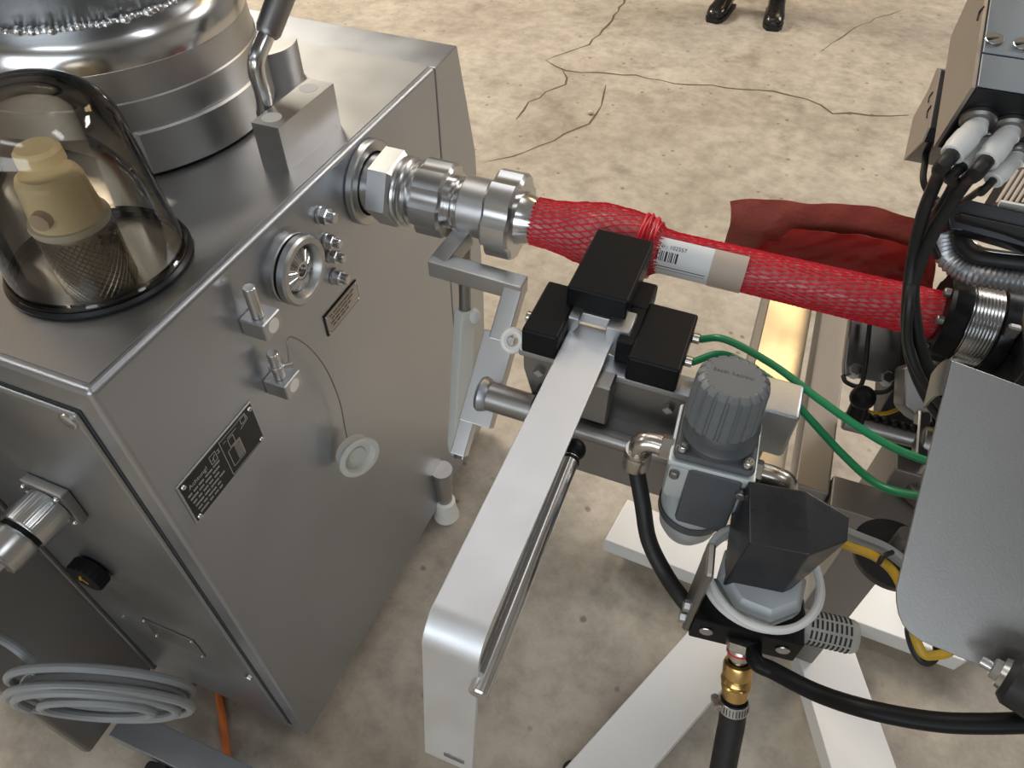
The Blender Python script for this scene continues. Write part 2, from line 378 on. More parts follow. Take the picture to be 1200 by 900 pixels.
# hex plugs in a column
for y, z, r in ((.385, 1.044, .0125), (.385, 1.003, .0105), (.386, .977, .0105), (.385, .941, .012)):
    b = B(); cyl(b, (0, y, z), (.004, y, z), r * 1.02, seg=24, ch=.0008); pl = obj('threaded_plug', b, 'bright', fm)
    b = B(); hexa(b, (.004, y, z), (1, 0, 0), r * .95, .010); obj('plug_head', b, 'polish', pl)
    b = B(); lathe(b, (.014, y, z), (1, 0, 0), [(0, 0), (0, r * .62), (.008, r * .62), (.0095, r * .5), (.0095, 0)], 20); obj('plug_tip', b, 'bright', pl)
# two blocks with standing locking pins
for k, (y, z) in enumerate(((.212, 1.005), (.214, .897))):
    b = B(); bx(b, (0, y - .016, z - .012), (.034, y + .019, z + .014), .0015, 1); bl = obj('pin_block', b, 'blast2', fm)
    b = B(); cyl(b, (.018, y - .002, z + .014), (.018, y - .002, z + .058), .0075, ch=.001); obj('locking_pin', b, 'bright', bl)
    b = B(); cyl(b, (.034, y + .0015, z + .001), (.0345, y + .0015, z + .001), .0095, seg=24); obj('inlay_disc', b, 'white', bl)
# info plate
def signplate(name, y0, y1, z0, z1, rim, face, rw, th):
    b = B(); bx(b, (0, y0, z0), (th, y1, z1), .0006, 1); s = obj(name, b, rim, fm)
    b = B(); bx(b, (th, y0 + rw, z0 + rw), (th + .0004, y1 - rw, z1 - rw)); obj('plate_face', b, face, s)
    return s
ip = signplate('engraved_info_plate', .341, .432, .861, .9, 'signblack', 'labelbg', .0022, .002)
for y, z in ((.3455, .8955), (.4275, .8955), (.3455, .8655), (.4275, .8655)):
    b = B(); ball(b, (.0025, y, z), .0026, seg=10); obj('rivet', b, 'polish', ip)
random.seed(3)
def wordrow(parent, y0, y1, z, h, x, m, gap=.0025, wmin=.006, wmax=.016):
    """one row of lettering too small to read, as printed word strokes"""
    b = B(); y = y0
    while y < y1 - wmin:
        w_ = min(random.uniform(wmin, wmax), y1 - y); yy = y
        while yy < y + w_ - .0006:
            lw = random.uniform(.0006, .0013); bx(b, (x, yy, z - h / 2 * random.uniform(.6, 1)), (x + .0002, yy + lw, z + h / 2)); yy += lw + .0004
        y += w_ + gap
    return obj('lettering', b, m, parent, smooth=False)
for i, z in enumerate((.891, .8845, .878, .8715)): wordrow(ip, .352 + .004 * (i % 2), .42 - .012 * (i == 2) - .02 * (i == 3), z, .003, .0024, 'ink2')
# warning sign
ws = signplate('warning_sign', .024, .167, .829, .905, 'blast2', 'signblack', .0025, .0022)
for y, z in ((.0315, .8975), (.1595, .8975), (.0315, .8365), (.1595, .8365)):
    b = B(); ball(b, (.0028, y, z), .0038, seg=12); obj('rivet', b, 'polish', ws)
text('lettering', 'Achtung!', .0092, (.0027, .037, .884), (0, 1, 0), (0, 0, 1), 'signwhite', ws, .0001)
for i, z in enumerate((.877, .8695, .862, .8545, .847, .8395)): wordrow(ws, .031 + .001 * i, .093 - .003 * (i % 3) - (.006 if i > 3 else 0), z, .0032, .0027, 'signwhite')
def strokes(parent, segs, wd, x, m):
    b = B()
    for (ya, za), (yb, zb) in segs:
        d = V((0, yb - ya, zb - za)); n = V((0, -d.z, d.y)).normalized() * wd / 2; a = V((x, ya, za)); c = V((x, yb, zb))
        fs = [b.verts.new(q) for q in (a - n, a + n, c + n, c - n)]; gs = [b.verts.new(q.co + V((.0002, 0, 0))) for q in fs]
        b.faces.new(gs)
        for i in range(4): b.faces.new([fs[i], fs[(i + 1) % 4], gs[(i + 1) % 4], gs[i]])
    bmesh.ops.recalc_face_normals(b, faces=b.faces)
    return obj('line_drawing', b, m, parent, smooth=False)
rct = lambda y0, z0, y1, z1: [((y0, z0), (y1, z0)), ((y1, z0), (y1, z1)), ((y1, z1), (y0, z1)), ((y0, z1), (y0, z0))]
strokes(ws, rct(.078, .882, .089, .896) + [((.08, .886), (.087, .892)), ((.083, .883), (.083, .89)), ((.091, .888), (.096, .888)), ((.091, .893), (.096, .893)), ((.094, .888), (.094, .893))], .0009, .0027, 'signwhite')
strokes(ws, [((.099, .834), (.099, .901)), ((.099, .834), (.155, .834)), ((.1, .899), (.134, .899)), ((.134, .899), (.139, .9)), ((.139, .9), (.15, .9)), ((.15, .9), (.152, .888)), ((.152, .888), (.136, .884)),
             ((.104, .892), (.109, .892)), ((.112, .893), (.13, .893))] + rct(.106, .844, .129, .874) + rct(.112, .876, .122, .89) + rct(.14, .889, .149, .898), .0008, .0027, 'signwhite')
b = B(); bx(b, (.0026, .117, .846), (.0028, .13, .876)); obj('drawing_block', b, 'darksteel', ws)
# block of the lever with two inlays
b = B(); bx(b, (-.079, .392, 1.0925), (-.039, .522, 1.154), .001, 2); lb = obj('lever_block', b, 'blast2', fm)
for y in (.412, .497):
    b = B(); cyl(b, (-.062, y, 1.154), (-.062, y, 1.1544), .0125, seg=32); obj('inlay_disc', b, 'white', lb)
# curved guard standing behind the lever
b = B(); n = 18; A_ = []; Bq = []
cx, cy, rr = -.222, .61, .05
ins = []; outs = []
for k in range(n + 1):
    th = -PI / 2 + .1 + (PI / 2 + .5) * k / n
    ins.append(V((cx + rr * math.cos(th), cy + rr * math.sin(th), 1.0925))); outs.append(V((cx + (rr + .006) * math.cos(th), cy + (rr + .006) * math.sin(th), 1.0925)))
prism(b, ins + outs[::-1], (0, 0, .055)); obj('curved_guard', b, 'blast2', fm)
# power inlet on the front sheet
sx, sz = -.185, .83
b = B(); box(b, (sx, -.013, sz), (.066, .014, .066), Matrix.Rotation(.05, 3, 'Y'), .003, 2); inl = obj('inlet_flange', b, 'darksteel', fm)
for dx in (-1, 1):
    for dz in (-1, 1):
        b = B(); ball(b, (sx + dx * .026, -.021, sz + dz * .026), .004, seg=10); obj('screw', b, 'polish', inl)

# black rotary knob
kx, kz = -.245, .607
kn = thing('rotary_knob', 'round black knob with a yellow mark on the dark front sheet', 'knob', (kx, -.006, kz - .028))
b = B(); lathe(b, (kx, -.006, kz), (0, -1, 0), [(0, 0), (0, .02), (.004, .02), (.004, .028), (.007, .03), (.022, .03), (.025, .028), (.025, 0)], 96, lambda t: 1 + .02 * math.cos(24 * t)); obj('knob_body', b, 'black', kn)
b = B(); box(b, (kx - .004, -.0316, kz + .002), (.004, .0008, .02), Matrix.Rotation(.5, 3, 'Y')); box(b, (kx + .001, -.0316, kz - .004), (.003, .0008, .014), Matrix.Rotation(-.7, 3, 'Y')); obj('pointer_mark', b, 'yellow', kn)

# power plug
pg = thing('power_plug', 'knurled round metal power plug screwed into the dark front sheet', 'plug', (sx, -.02, sz - .032))
o = V((sx, -.02, sz)); ax = V((-.03, -1, -.02))
b = B(); lathe(b, o, ax, [(0, 0), (0, .029), (.006, .031), (.04, .031), (.043, .029), (.043, 0)], 160, lambda t: 1 + .008 * math.cos(60 * t)); obj('knurled_collar', b, 'bright', pg)
b = B(); lathe(b, o, ax, [(.043, .026), (.049, .0262), (.049, 0)], 40); obj('seal_ring', b, 'black', pg)
b = B(); lathe(b, o, ax, [(.049, .027), (.053, .029), (.08, .029), (.084, .027), (.084, 0)], 10, None); obj('cap_nut', b, 'bright', pg)
b = B(); lathe(b, o, ax, [(.084, .018), (.1, .018), (.1, .0225), (.115, .0225), (.118, .0205), (.118, 0)], 8); obj('gland_nut', b, 'polish', pg)
b = B(); lathe(b, o, ax, [(.118, .0165), (.145, .0165), (.148, .014), (.148, 0)], 28); obj('gland_tail', b, 'polish', pg)
# its grey cable, coiled and hanging in front of the open door
pc = thing('coiled_grey_cable', 'coil of thick grey cable tied with white string, hanging by the open door', 'cable', P(122, 855, 1.1))
e = o + ax.normalized() * .148
cc = P(122, 817, 1.1); uu = V((.93, .367, 0)).normalized(); vv = V((0, -.15, .99)).normalized(); nn = uu.cross(vv)
pts = []
loops = 5; 
for k in range(loops * 16 + 1):
    th = PI + 2 * PI * k / 16; lp = k / 16
    sr = 1 + .07 * math.sin(lp * 2.1) ; ctr = cc + nn * (lp - 2.5) * .0075 + uu * (.004 * math.sin(lp * 4)) + vv * (.012 * math.sin(lp * 1.7))
    pts.append(ctr + uu * math.cos(th) * .112 * sr + vv * math.sin(th) * .112 * sr)
b = B(); tube(b, pts, .0068, 10, 3); obj('coil', b, 'cable', pc)
b = B(); c2 = P(105, 832, 1.05)
pts = [c2 + uu * math.cos(2 * PI * k / 18) * .075 + vv * math.sin(2 * PI * k / 18) * .06 + uu * .012 for k in range(18)]
tube(b, pts, .0066, 10, 1, False, None, True); obj('loose_loop', b, 'cable', pc)
lead = [e - ax.normalized() * .01, e + ax.normalized() * .05, P(-75, 700, .84), P(-45, 728, .95), P(0, 747, 1.03), P(30, 768, 1.05), P(52, 790, 1.06), P(58, 800, 1.06)]
b = B(); tube(b, lead, .0068, 10, 6); obj('lead', b, 'cable', pc)
b = B(); tc_ = P(42, 800, 1.045)
tube(b, [tc_ + uu * .022 * math.cos(2 * PI * k / 14) + V((.1, .25, .96)) * .02 * math.sin(2 * PI * k / 14) + CF * -.008 * math.sin(4 * PI * k / 14) for k in range(14)], .0013, 6, 1, False, None, True)
tube(b, [P(62, 793, 1.04), P(60, 786, 1.04), P(64, 783, 1.035)], .0012, 6, 4); obj('string_tie', b, 'white', pc)
# low bar, black wheel and orange cable near the floor
lowbar = thing('low_base_bar', 'low grey steel bar near the floor in front of the filling machine', 'bar', (-.15, -.11, 0))
b = B(); bx(b, (-.355, -.146, .05), (.25, -.09, .1), .003, 2); obj('bar', b, 'blast', lowbar)
for x in (-.33, .2):
    b = B(); cyl(b, (x, -.118, 0), (x, -.118, .05), .02, seg=20, ch=.002); obj('foot', b, 'blackmat', lowbar)
wh = thing('black_star_knob', 'black lobed knob beside the low grey bar at the lower left', 'knob', (-.235, -.175, 0))
b = B(); lathe(b, (-.235, -.175, .0), (0, 0, 1), [(0, 0), (0, .012), (.05, .012), (.05, .032), (.055, .034), (.072, .034), (.078, .03), (.078, 0)], 72, lambda t: 1 + .1 * math.cos(7 * t)); obj('knob_body', b, 'blackmat', wh)
b = B(); lathe(b, (-.235, -.175, .078), (0, 0, 1), [(0, .016), (.004, .014), (.004, 0)], 20); obj('hub_cap', b, 'black', wh)
b = B(); tube(b, [(-.275, .18, .008), (-.27, .1, .01), PZ(257, 800, .012), PZ(261, 845, .014), PZ(266, 893, .012), PZ(262, 940, .01)], .008, 12)
tag(obj('orange_cable', b, 'orange'), 'short piece of bright orange cable lying under the filling machine', 'cable')

# ================================================================== HOPPER
hc = V((-.345, .45, 0))
hp = thing('hopper', 'round grey hopper with bright weld seam on the filling machine', 'hopper', (hc.x, hc.y, 1.0935))
flat = lambda t: min(1, .62 / max(.01, math.cos(((t - FL + PI) % (2 * PI)) - PI))) if abs(((t - FL + PI) % (2 * PI)) - PI) < 1.2 else 1
_, u_, v_ = frame((0, 0, 1))
FL = math.atan2(V((-.03, -1, 0)).dot(v_), V((-.03, -1, 0)).dot(u_)) 
b = B(); lathe(b, (hc.x, hc.y, 1.0935), (0, 0, 1), [(0, 0), (.002, .2), (.006, .205), (.058, .205), (.0605, .2025), (.0605, .12), (.0605, 0)], 180, flat); obj('base_flange', b, 'blast2', hp, 25)
b = B(); lathe(b, (hc.x, hc.y, 1.154), (0, 0, 1), [(0, .199), (.034, .199), (.0355, .1975), (.0355, .195)], 96); obj('lower_collar', b, 'blast2', hp)
b = B(); lathe(b, (hc.x, hc.y, 1.1895), (0, 0, 1), [(0, .197), (.034, .195), (.0355, .194)], 96); obj('upper_collar', b, 'blast2', hp)
prof = [(0, .195)] + [(.042 * math.sin(t), .165 + .03 * math.cos(t)) for t in [PI / 2 * k / 10 for k in range(0, 11)]]
b = B(); lathe(b, (hc.x, hc.y, 1.225), (0, 0, 1), prof, 96); obj('polished_shoulder', b, 'polish', hp)
b = B(); zb = 1.266
random.seed(5)
for k in range(150):
    th = 2 * PI * k / 150; r = .166 + random.uniform(-.002, .002)
    ball(b, (hc.x + r * math.cos(th), hc.y + r * math.sin(th), zb + random.uniform(-.0015, .0015)), random.uniform(.005, .0075), seg=8)
wl = obj('weld_seam', b, 'weld', hp); wl['kind'] = 'stuff'
b = B(); lathe(b, (hc.x, hc.y, 1.264), (0, 0, 1), [(0, .162), (.02, .166), (.07, .2), (.25, .36), (.255, .365), (.26, .36), (.08, .195), (.02, .158)], 96); obj('bowl', b, 'front', hp)

# ================================================================== LEVER
lv = thing('control_lever', 'bent chrome lever with thick dark metal grip beside the steel block', 'lever', (-.09, .435, 1.0935))
L0 = V((-.092, .44, 1.0935))
b = B(); lathe(b, L0, (0, 0, 1), [(0, 0), (0, .013), (.05, .013), (.055, .011), (.06, .011), (.06, 0)], 24); obj('pivot_stud', b, 'polish', lv)
q = [V((-.09, .438, 1.15)), PX(308, 108, -.088), PX(301, 85, -.088), PX(301, 68, -.087), PX(309, 48, -.086), PX(314, 36, -.085)]
b = B(); tube(b, q, .0105, 16, 8); obj('lever_rod', b, 'polish', lv)
g0 = PX(312.5, 41, -.085); g1 = PX(345, -45, -.07); L = (g1 - g0).length
b = B(); lathe(b, g0, g1 - g0, [(0, 0), (0, .0125), (.006, .0155), (L - .004, .0165), (L, .012), (L, 0)], 28); obj('grip', b, 'darksteel', lv)

# ================================================================== SMOKED DOME
dc = V((-.1285, .158, 1.0935))
dm = thing('smoked_dome_cover', 'smoked transparent dome cover on the filling machine top', 'cover', dc)
H = .2; R0, R1 = .0915, .08
outer = [(.006, R0), (H - .055, R1)] + [(H - .055 + .055 * math.sin(t), R1 - .055 + .055 * math.cos(t)) for t in [PI / 2 * k / 8 for k in range(1, 9)]]
inner = [(t * .985, r - .003) for t, r in outer]
b = B(); lathe(b, dc, (0, 0, 1), [(.006, R0 - .003)] + outer + [(H + .004, 0)], 72)
lathe(b, dc, (0, 0, 1), [(.006, R0 - .003)] + [(t, max(r, 0)) for t, r in inner] + [(H * .985 + .002, 0)], 72)
obj('dome_shell', b, 'smoke', dm, 60)
b = B(); ring(b, dc, (0, 0, 1), R0 - .006, R0 + .006, 0, .008, 72, .003); obj('rim', b, 'anod', dm)
b = B(); ring(b, dc, (0, 0, 1), R0 - .004, R0 + .003, .008, .014, 72, .002); obj('rim_seal', b, 'smoke', dm)
# filter insert inside
fc = V((-.1, .13, 1.0935))
fi = thing('filter_insert', 'knurled steel filter with cream plastic cap inside the smoked dome', 'filter', fc)
b = B(); lathe(b, fc, (0, 0, 1), [(0, 0), (.0, .034), (.006, .036), (.075, .036), (.08, .034), (.08, 0)], 48); fb = obj('filter_body', b, 'knurl', fi)
b = B()
for sgn in (-1, 1):
    for k in range(34):
        q = []
        for i in range(11):
            z = .006 + .069 * i / 10; th = 2 * PI * k / 34 + sgn * z / .036 * .9
            q.append(fc + V((.0362 * math.cos(th), .0362 * math.sin(th), z)))
        tube(b, q, .0007, 3, 1, False)
kn_ = obj('knurling', b, 'knurl', fi); kn_['kind'] = 'stuff'
b = B(); lathe(b, fc + V((0, 0, .08)), (0, 0, 1), [(0, .03), (0, .0375), (.004, .0385), (.007, .0375), (.007, .02)], 40); obj('collar', b, 'offw', fi)
b = B(); lathe(b, fc + V((0, 0, .087)), (0, 0, 1), [(0, .034), (.02, .032), (.04, .0305), (.046, .028), (.049, .024), (.049, 0)], 40); obj('cream_cap', b, 'cream', fi)
b = B(); lathe(b, fc + V((-.018, .014, .134)), (0, 0, 1), [(0, .022), (.012, .0215), (.016, .018), (.016, 0)], 32); obj('cream_nozzle', b, 'cream', fi)
b = B(); cyl(b, fc + V((.012, -.038, .105)), fc + V((.009, -.028, .105)), .009, seg=20); obj('cap_port', b, 'kraft', fi)

# ================================================================== PLUG CAP ON WIRE
pa = V((.9, -.43, .1)).normalized(); pcx = PX(417, 532, .03)
cp = thing('sealing_cap', 'white round plastic cap hanging on a thin wire against the steel side', 'cap', pcx - V((0, 0, .04)))
b = B(); lathe(b, pcx - pa * .016, pa, [(0, 0), (0, .026), (.003, .03), (.012, .0315), (.02, .0335), (.0245, .037), (.028, .0375), (.03, .0365), (.03, .029), (.018, .027), (.018, .016), (.02, .015), (.02, 0)], 48); obj('cap_body', b, 'offw', cp)
wq = [V((.03, .222, .93)), PX(338, 396, .03), PX(360, 405, .028), PX(382, 432, .022), PX(398, 470, .016), PX(405, 505, .014), pcx - pa * .017]
b = B(); tube(b, wq, .0011, 6, 8); obj('wire', b, 'darksteel', cp)
b = B(); cyl(b, V((.022, .21, .932)), V((.034, .224, .93)), .0035, seg=12); obj('ferrule', b, 'bright', cp)
b = B(); ring(b, V((.018, .212, .93)), (0, 0, 1), .0077, .0105, 0, .005, 24, .0005); obj('wire_eye', b, 'bright', cp)

# ================================================================== OUTLET COUPLING
oc = thing('outlet_coupling', 'chrome pipe coupling with notched union nuts on the machine side', 'coupling', (.12, .504, .965))
def LX(prof, seg=56, rf=None): b = B(); lathe(b, AX, (1, 0, 0), prof, seg, rf); return b
obj('spigot', LX([(.004, .03), (.004, .043), (.024, .043), (.024, .046), (.028, .046), (.028, .03)]), 'bright', oc)
b = B(); hexa(b, AX + V((.026, 0, 0)), (1, 0, 0), .0545, .034, 6, .1, (0, .45, 1)); obj('hexagon_nut', b, 'blast2', oc, 20)
obj('ridged_sleeve', LX([(.06, .04), (.06, .048), (.063, .049), (.066, .048), (.068, .045), (.07, .048), (.073, .049), (.076, .047), (.078, .044), (.08, .047), (.083, .047), (.086, .043), (.098, .043), (.098, 0)]), 'bright', oc)
b = B(); scallop(b, AX, (1, 0, 0), .053, .09, .137, 6, .1); obj('union_nut', b, 'bright', oc, 25)
obj('neck_ring', LX([(.137, 0), (.137, .037), (.146, .037), (.148, .035), (.152, .035), (.154, .038), (.158, .038), (.158, 0)]), 'polish', oc)
obj('pipe', LX([(.156, 0), (.156, .0395), (.158, .041), (.2, .041), (.2, 0)]), 'blast2', oc)
b = B(); scallop(b, AX, (1, 0, 0), .059, .198, .239, 6, .1, .036); obj('notched_end_nut', b, 'bright', oc, 25)
obj('filling_cone', LX([(.236, .036), (.24, .0365), (.252, .033), (.262, .029), (.262, 0)], 48), 'polish', oc)
b = B(); ring(b, AX, (1, 0, 0), .03, .0365, .234, .238, 40, .0005); obj('cone_seal', b, 'bright', oc)

# ================================================================== WELDED BRACKET FROM THE PIPE
wb = thing('welded_bracket', 'zigzag welded square steel bracket below the pipe coupling', 'bracket', (.2, .44, .85))
TS = .026
def bar(p0, p1, w_, h_, name, m, par, bev=.002, up=(0, 0, 1)):
    p0, p1 = V(p0), V(p1); b = B(); box(b, (p0 + p1) / 2, ((p1 - p0).length, w_, h_), basis(p1 - p0, up), bev, 2); return obj(name, b, m, par)
q0 = V((.165, .478, .995)); q1 = PX(516, 311, .150); q2 = PX(606, 334, .262)
q2 = V((.262, q1.y - .004, q1.z)); 
bar(q0, q1, TS, TS, 'square_tube', 'blast2', wb)
bar(q1 + V((-.012, 0, 0)), q2 + V((.013, 0, 0)), TS, TS, 'square_tube', 'blast2', wb)
q3 = PX(588, 400, .262); q4 = PX(566, 470, .262); q5 = PX(548, 505, .262)
dn = (q4 - q2).normalized()
e1 = q2 + dn * .075
bar(q2 - dn * .004, e1, TS, TS, 'square_tube', 'blast2', wb)
e2 = e1 + dn * .115
bar(e1 - dn * .01, e2, .044, .024, 'clamp_plate', 'blast2', wb, .0015)
bar(e2 - dn * .005 + V((-.012, 0, -.002)), e2 + dn * .045 + V((-.012, 0, -.002)), .02, .022, 'tongue', 'blast2', wb, .0015)
b = B(); hexa(b, e2 + dn * .045 + V((-.012, 0, -.002)), dn, .007, .006); obj('bolt', b, 'bright', wb)
b = B(); cyl(b, e1 + dn * .06 + V((.0225, 0, 0)), e1 + dn * .06 + V((.024, 0, 0)), .005, seg=14); obj('screw', b, 'darksteel', wb)
# white sleeved strut behind the bracket
st = thing('sleeved_strut', 'white plastic sleeved steel strut hanging beside the machine panel', 'strut', (.15, .44, .54))
s0 = PX(544, 262, .15); s1 = PX(545, 362, .15); s2 = PX(537, 532, .165)
b = B(); cyl(b, s0, s1, .0095, seg=16); obj('rod', b, 'darksteel', st)
sd = (s2 - s1).normalized(); R_ = basis(sd, (0, .3, 1)); Ls = (s2 - s1).length
b = B(); sa, su, sv = frame(sd, (1, -.5, .6))
prism(b, [s1 + sv * .012, s1 + sv * .014 + sd * .02, s1 + sv * .017 + sd * (Ls - .02), s1 + sv * .013 + sd * Ls, s1 - sv * .013 + sd * Ls, s1 - sv * .017 + sd * (Ls - .02), s1 - sv * .014 + sd * .02, s1 - sv * .012], su * .024, .004, 2)
for v in b.verts: v.co -= su * .012
obj('sleeve', b, 'offw', st)
b = B(); hexa(b, s2 - sd * .012 + su * .012, su, .0085, .008); obj('bolt', b, 'bright', st)
b = B(); ball(b, s1 + sd * .012 + V((.014, .005, 0)), .0105, 1, 1, 1.4); obj('clip', b, 'lgrey', st)

# ================================================================== NET CASING ON ITS TUBE
def rp(x):
    K = [(.258, .031), (.28, .0315), (.30, .034), (.325, .039), (.35, .043), (.38, .042), (.41, .039), (.422, .036), (.43, .028), (.45, .0262), (.78, .0275)]
    for (a, ra), (c, rc) in zip(K, K[1:]):
        if a <= x <= c:
            t = (x - a) / (c - a); t = t * t * (3 - 2 * t); return ra + (rc - ra) * t
    return K[-1][1]
cs = thing('net_casing', 'long red netted sausage casing pulled over the filling tube', 'casing', (.5, .504, .98))
b = B(); xs = [.258 + .522 * k / 90 for k in range(91)]
lathe(b, AX, (1, 0, 0), [(.258, 0)] + [(x, rp(x) - .0012) for x in xs] + [(.78, 0)], 40); obj('casing_tube', b, 'casing', cs)
b = B(); NS = 30
for sgn in (-1, 1):
    for k in range(NS):
        q = []
        x = .258
        i = 0
        while x < .779:
            r = rp(x) + .0003 + (.0006 if (i + k) % 2 else 0)
            th = 2 * PI * k / NS + sgn * (x - .258) * 9.0 + .03 * math.sin(x * 90 + k)
            q.append(AX + V((x, r * math.cos(th), r * math.sin(th)))); x += .0058; i += 1
        tube(b, q, .0009, 4, 1, False)
nt_ = obj('netting', b, 'net', cs, 80); nt_['kind'] = 'stuff'
# gathered fold of net
b = B(); random.seed(21)
for k in range(9):
    ph = random.uniform(0, 6); xx = .404 + .0024 * k; r0_ = rp(xx) + .001 + random.uniform(0, .003)
    tube(b, [AX + V((xx + .002 * math.sin(t + ph), (r0_ + .0015 * math.sin(3 * t + ph)) * math.cos(t), (r0_ + .0015 * math.sin(3 * t + ph)) * math.sin(t))) for t in [2 * PI * q_ / 32 for q_ in range(32)]], .0014, 6, 1, False, None, True)
obj('gathered_edge', b, 'net', cs)
# paper label wrapped round
cv = (CAM - (AX + V((.48, 0, 0)))); TH = math.atan2(cv.z, cv.y)
def patch(name, x0, x1, t0, t1, rad, m, par, nt2=18):
    b = B(); g = []
    for i in range(3):
        x = x0 + (x1 - x0) * i / 2
        g.append([b.verts.new(AX + V((x, rad * math.cos(t0 + (t1 - t0) * k / nt2), rad * math.sin(t0 + (t1 - t0) * k / nt2)))) for k in range(nt2 + 1)])
    fs = [b.faces.new([g[i][k], g[i + 1][k], g[i + 1][k + 1], g[i][k + 1]]) for i in range(2) for k in range(nt2)]
    bmesh.ops.recalc_face_normals(b, faces=fs)
    c = AX + V(((x0 + x1) / 2, 0, 0))
    if (fs[0].calc_center_median() - c).dot(fs[0].normal) < 0: bmesh.ops.reverse_faces(b, faces=fs)
    r_ = bmesh.ops.solidify(b, geom=b.faces[:], thickness=.0003)
    return obj(name, b, m, par)
RL = .0292
lab = thing('paper_label', 'white paper label with barcode and beige end wrapped round the casing', 'label', AX + V((.48, 0, -.03)))
patch('white_paper', .425, .498, TH - .62, TH + 1.35, RL, 'paper', lab)
patch('beige_paper', .498, .54, TH - .62, TH + 1.6, RL + .0002, 'kraft', lab)
# barcode & number follow the curvature
def onlab(x, a, dr=.0004): t = TH + a; return AX + V((x, (RL + dr) * math.cos(t), (RL + dr) * math.sin(t)))
# +angle direction on screen: angles grow away from the camera side top
random.seed(11)
x = .4255; wd = 0
for k, bw in enumerate((.0018, .003, .0009, .0014, .0009, .0024, .0009, .0009, .0018, .0009, .0024)):
    patch('barcode_bar', x, x + bw, TH - .02, TH + .42, RL + .0002, 'ink', lab, 6); x += bw + random.choice((.0009, .0012, .0018))
patch('printed_rule', .425, .494, TH + .66, TH + .69, RL + .0002, 'ink', lab, 2)
patch('printed_rule', .425, .494, TH + .82, TH + .835, RL + .0002, 'ink', lab, 2)
def curvetext(s, size, x0, a0):
    cu = bpy.data.curves.new('lettering', 'FONT'); cu.body = s; cu.size = size; cu.resolution_u = 3
    t = bpy.data.objects.new('lettering', cu); COL.objects.link(t); dg = bpy.context.evaluated_depsgraph_get(); me0 = bpy.data.meshes.new_from_object(t.evaluated_get(dg))
    bpy.data.objects.remove(t); bpy.data.curves.remove(cu); b = B(); b.from_mesh(me0); bpy.data.meshes.remove(me0)
    for v in b.verts: c = v.co.copy(); v.co = onlab(x0 + c.x, a0 + SG * c.y / RL)
    bmesh.ops.recalc_face_normals(b, faces=b.faces)
    return obj('lettering', b, 'ink', lab, smooth=False)
SG = -1 if (onlab(.45, .1) - onlab(.45, -.1)).dot(CD) > 0 else 1
curvetext('l-Nr.: 102557', .0072, .4262, SG * .14)

# ================================================================== RED FILM BEHIND
def sheet(name, pix, Y0, m, par, nx=36, nz=14, amp=.004, th=.0005, seedv=1):
    """crumpled film: pix = four corner pixels (tl, tr, br, bl) on the plane y=Y0"""
    c = [PY(px, py, Y0) for px, py in pix]; random.seed(seedv); ph = [random.uniform(0, 6) for _ in range(8)]
    b = B(); g = []
    for i in range(nx + 1):
        row = []
        for j in range(nz + 1):
            s, t = i / nx, j / nz; p = c[0].lerp(c[1], s).lerp(c[3].lerp(c[2], s), t)
            p.y += amp * (math.sin(s * 13 + ph[0] + 2 * t) * .6 + math.sin(s * 29 + t * 17 + ph[1]) * .35 + math.sin(t * 11 - s * 7 + ph[2]) * .5) + .012 * math.sin(t * 3)
            p.z += .4 * amp * math.sin(s * 9 + ph[3]) + .014 * math.sin(PI * s) * (1 - t); p.x += .5 * amp * math.sin(t * 8 + ph[4])
            row.append(b.verts.new(p))
        g.append(row)
    fs = [b.faces.new([g[i][j], g[i][j + 1], g[i + 1][j + 1], g[i + 1][j]]) for i in range(nx) for j in range(nz)]
    bmesh.ops.recalc_face_normals(b, faces=fs); bmesh.ops.solidify(b, geom=b.faces[:], thickness=th)
    return obj(name, b, m, par, 60)
rf = thing('red_film_bag', 'crumpled dark red plastic film hanging behind the casing', 'film', (.62, .62, .93))
sheet('back_layer', ((857, 236), (1095, 262), (1095, 372), (846, 310)), .62, 'film', rf, seedv=2)
sheet('front_fold', ((925, 272), (1095, 300), (1095, 385), (860, 318)), .6, 'film2', rf, amp=.004, seedv=4)

# ================================================================== SUPPORT CONSOLE
sc_ = thing('support_console', 'dark steel console beam with bolted plate under the black clamp blocks', 'bracket', (.44, .28, .86))
b = B(); prism(b, [(.323, .29, .998), (.324, .29, .97), (.338, .29, .92), (.53, .29, .92), (.53, .29, .998)], (0, .012, 0), .0015, 1); obj('upright_plate', b, 'darksteel', sc_)
b = B(); bx(b, (.318, .287, .994), (.53, .318, 1.004), .002, 2); obj('ledge', b, 'blast', sc_)
b = B(); bx(b, (.34, .25, .855), (.56, .31, .93), .009, 3); obj('lower_beam', b, 'darksteel', sc_)
b = B(); cyl(b, (.345, .258, .93), (.55, .258, .93), .011, seg=24); obj('hinge_tube', b, 'darksteel', sc_)
b = B(); cyl(b, (.28, .275, .92), (.345, .275, .92), .0185, seg=28, ch=.002); obj('pivot_stub', b, 'darksteel', sc_)
b = B(); lathe(b, (.272, .275, .92), (1, 0, 0), [(0, .021), (.004, .023), (.01, .0215), (.014, .019)], 24); obj('pivot_weld', b, 'blast', sc_)
for x, z in ((.345, .976), (.5, .976)):
    b = B(); hexa(b, (x, .29, z), (0, -1, 0), .0068, .007, 4); obj('bolt', b, 'bright', sc_)
b = B(); cyl(b, (.352, .29, .945), (.352, .287, .945), .009, seg=20); obj('hole_plug', b, 'ink', sc_)
# riser below the clamp
b = B(); bx(b, (.402, .262, .945), (.437, .289, 1.008), .002, 1); obj('riser', b, 'darksteel', sc_)
b = B(); ring(b, (.404, .262, .974), (-1, -.2, 0), .004, .009, 0, .003, 24, .0005); obj('eyelet', b, 'bright', sc_)
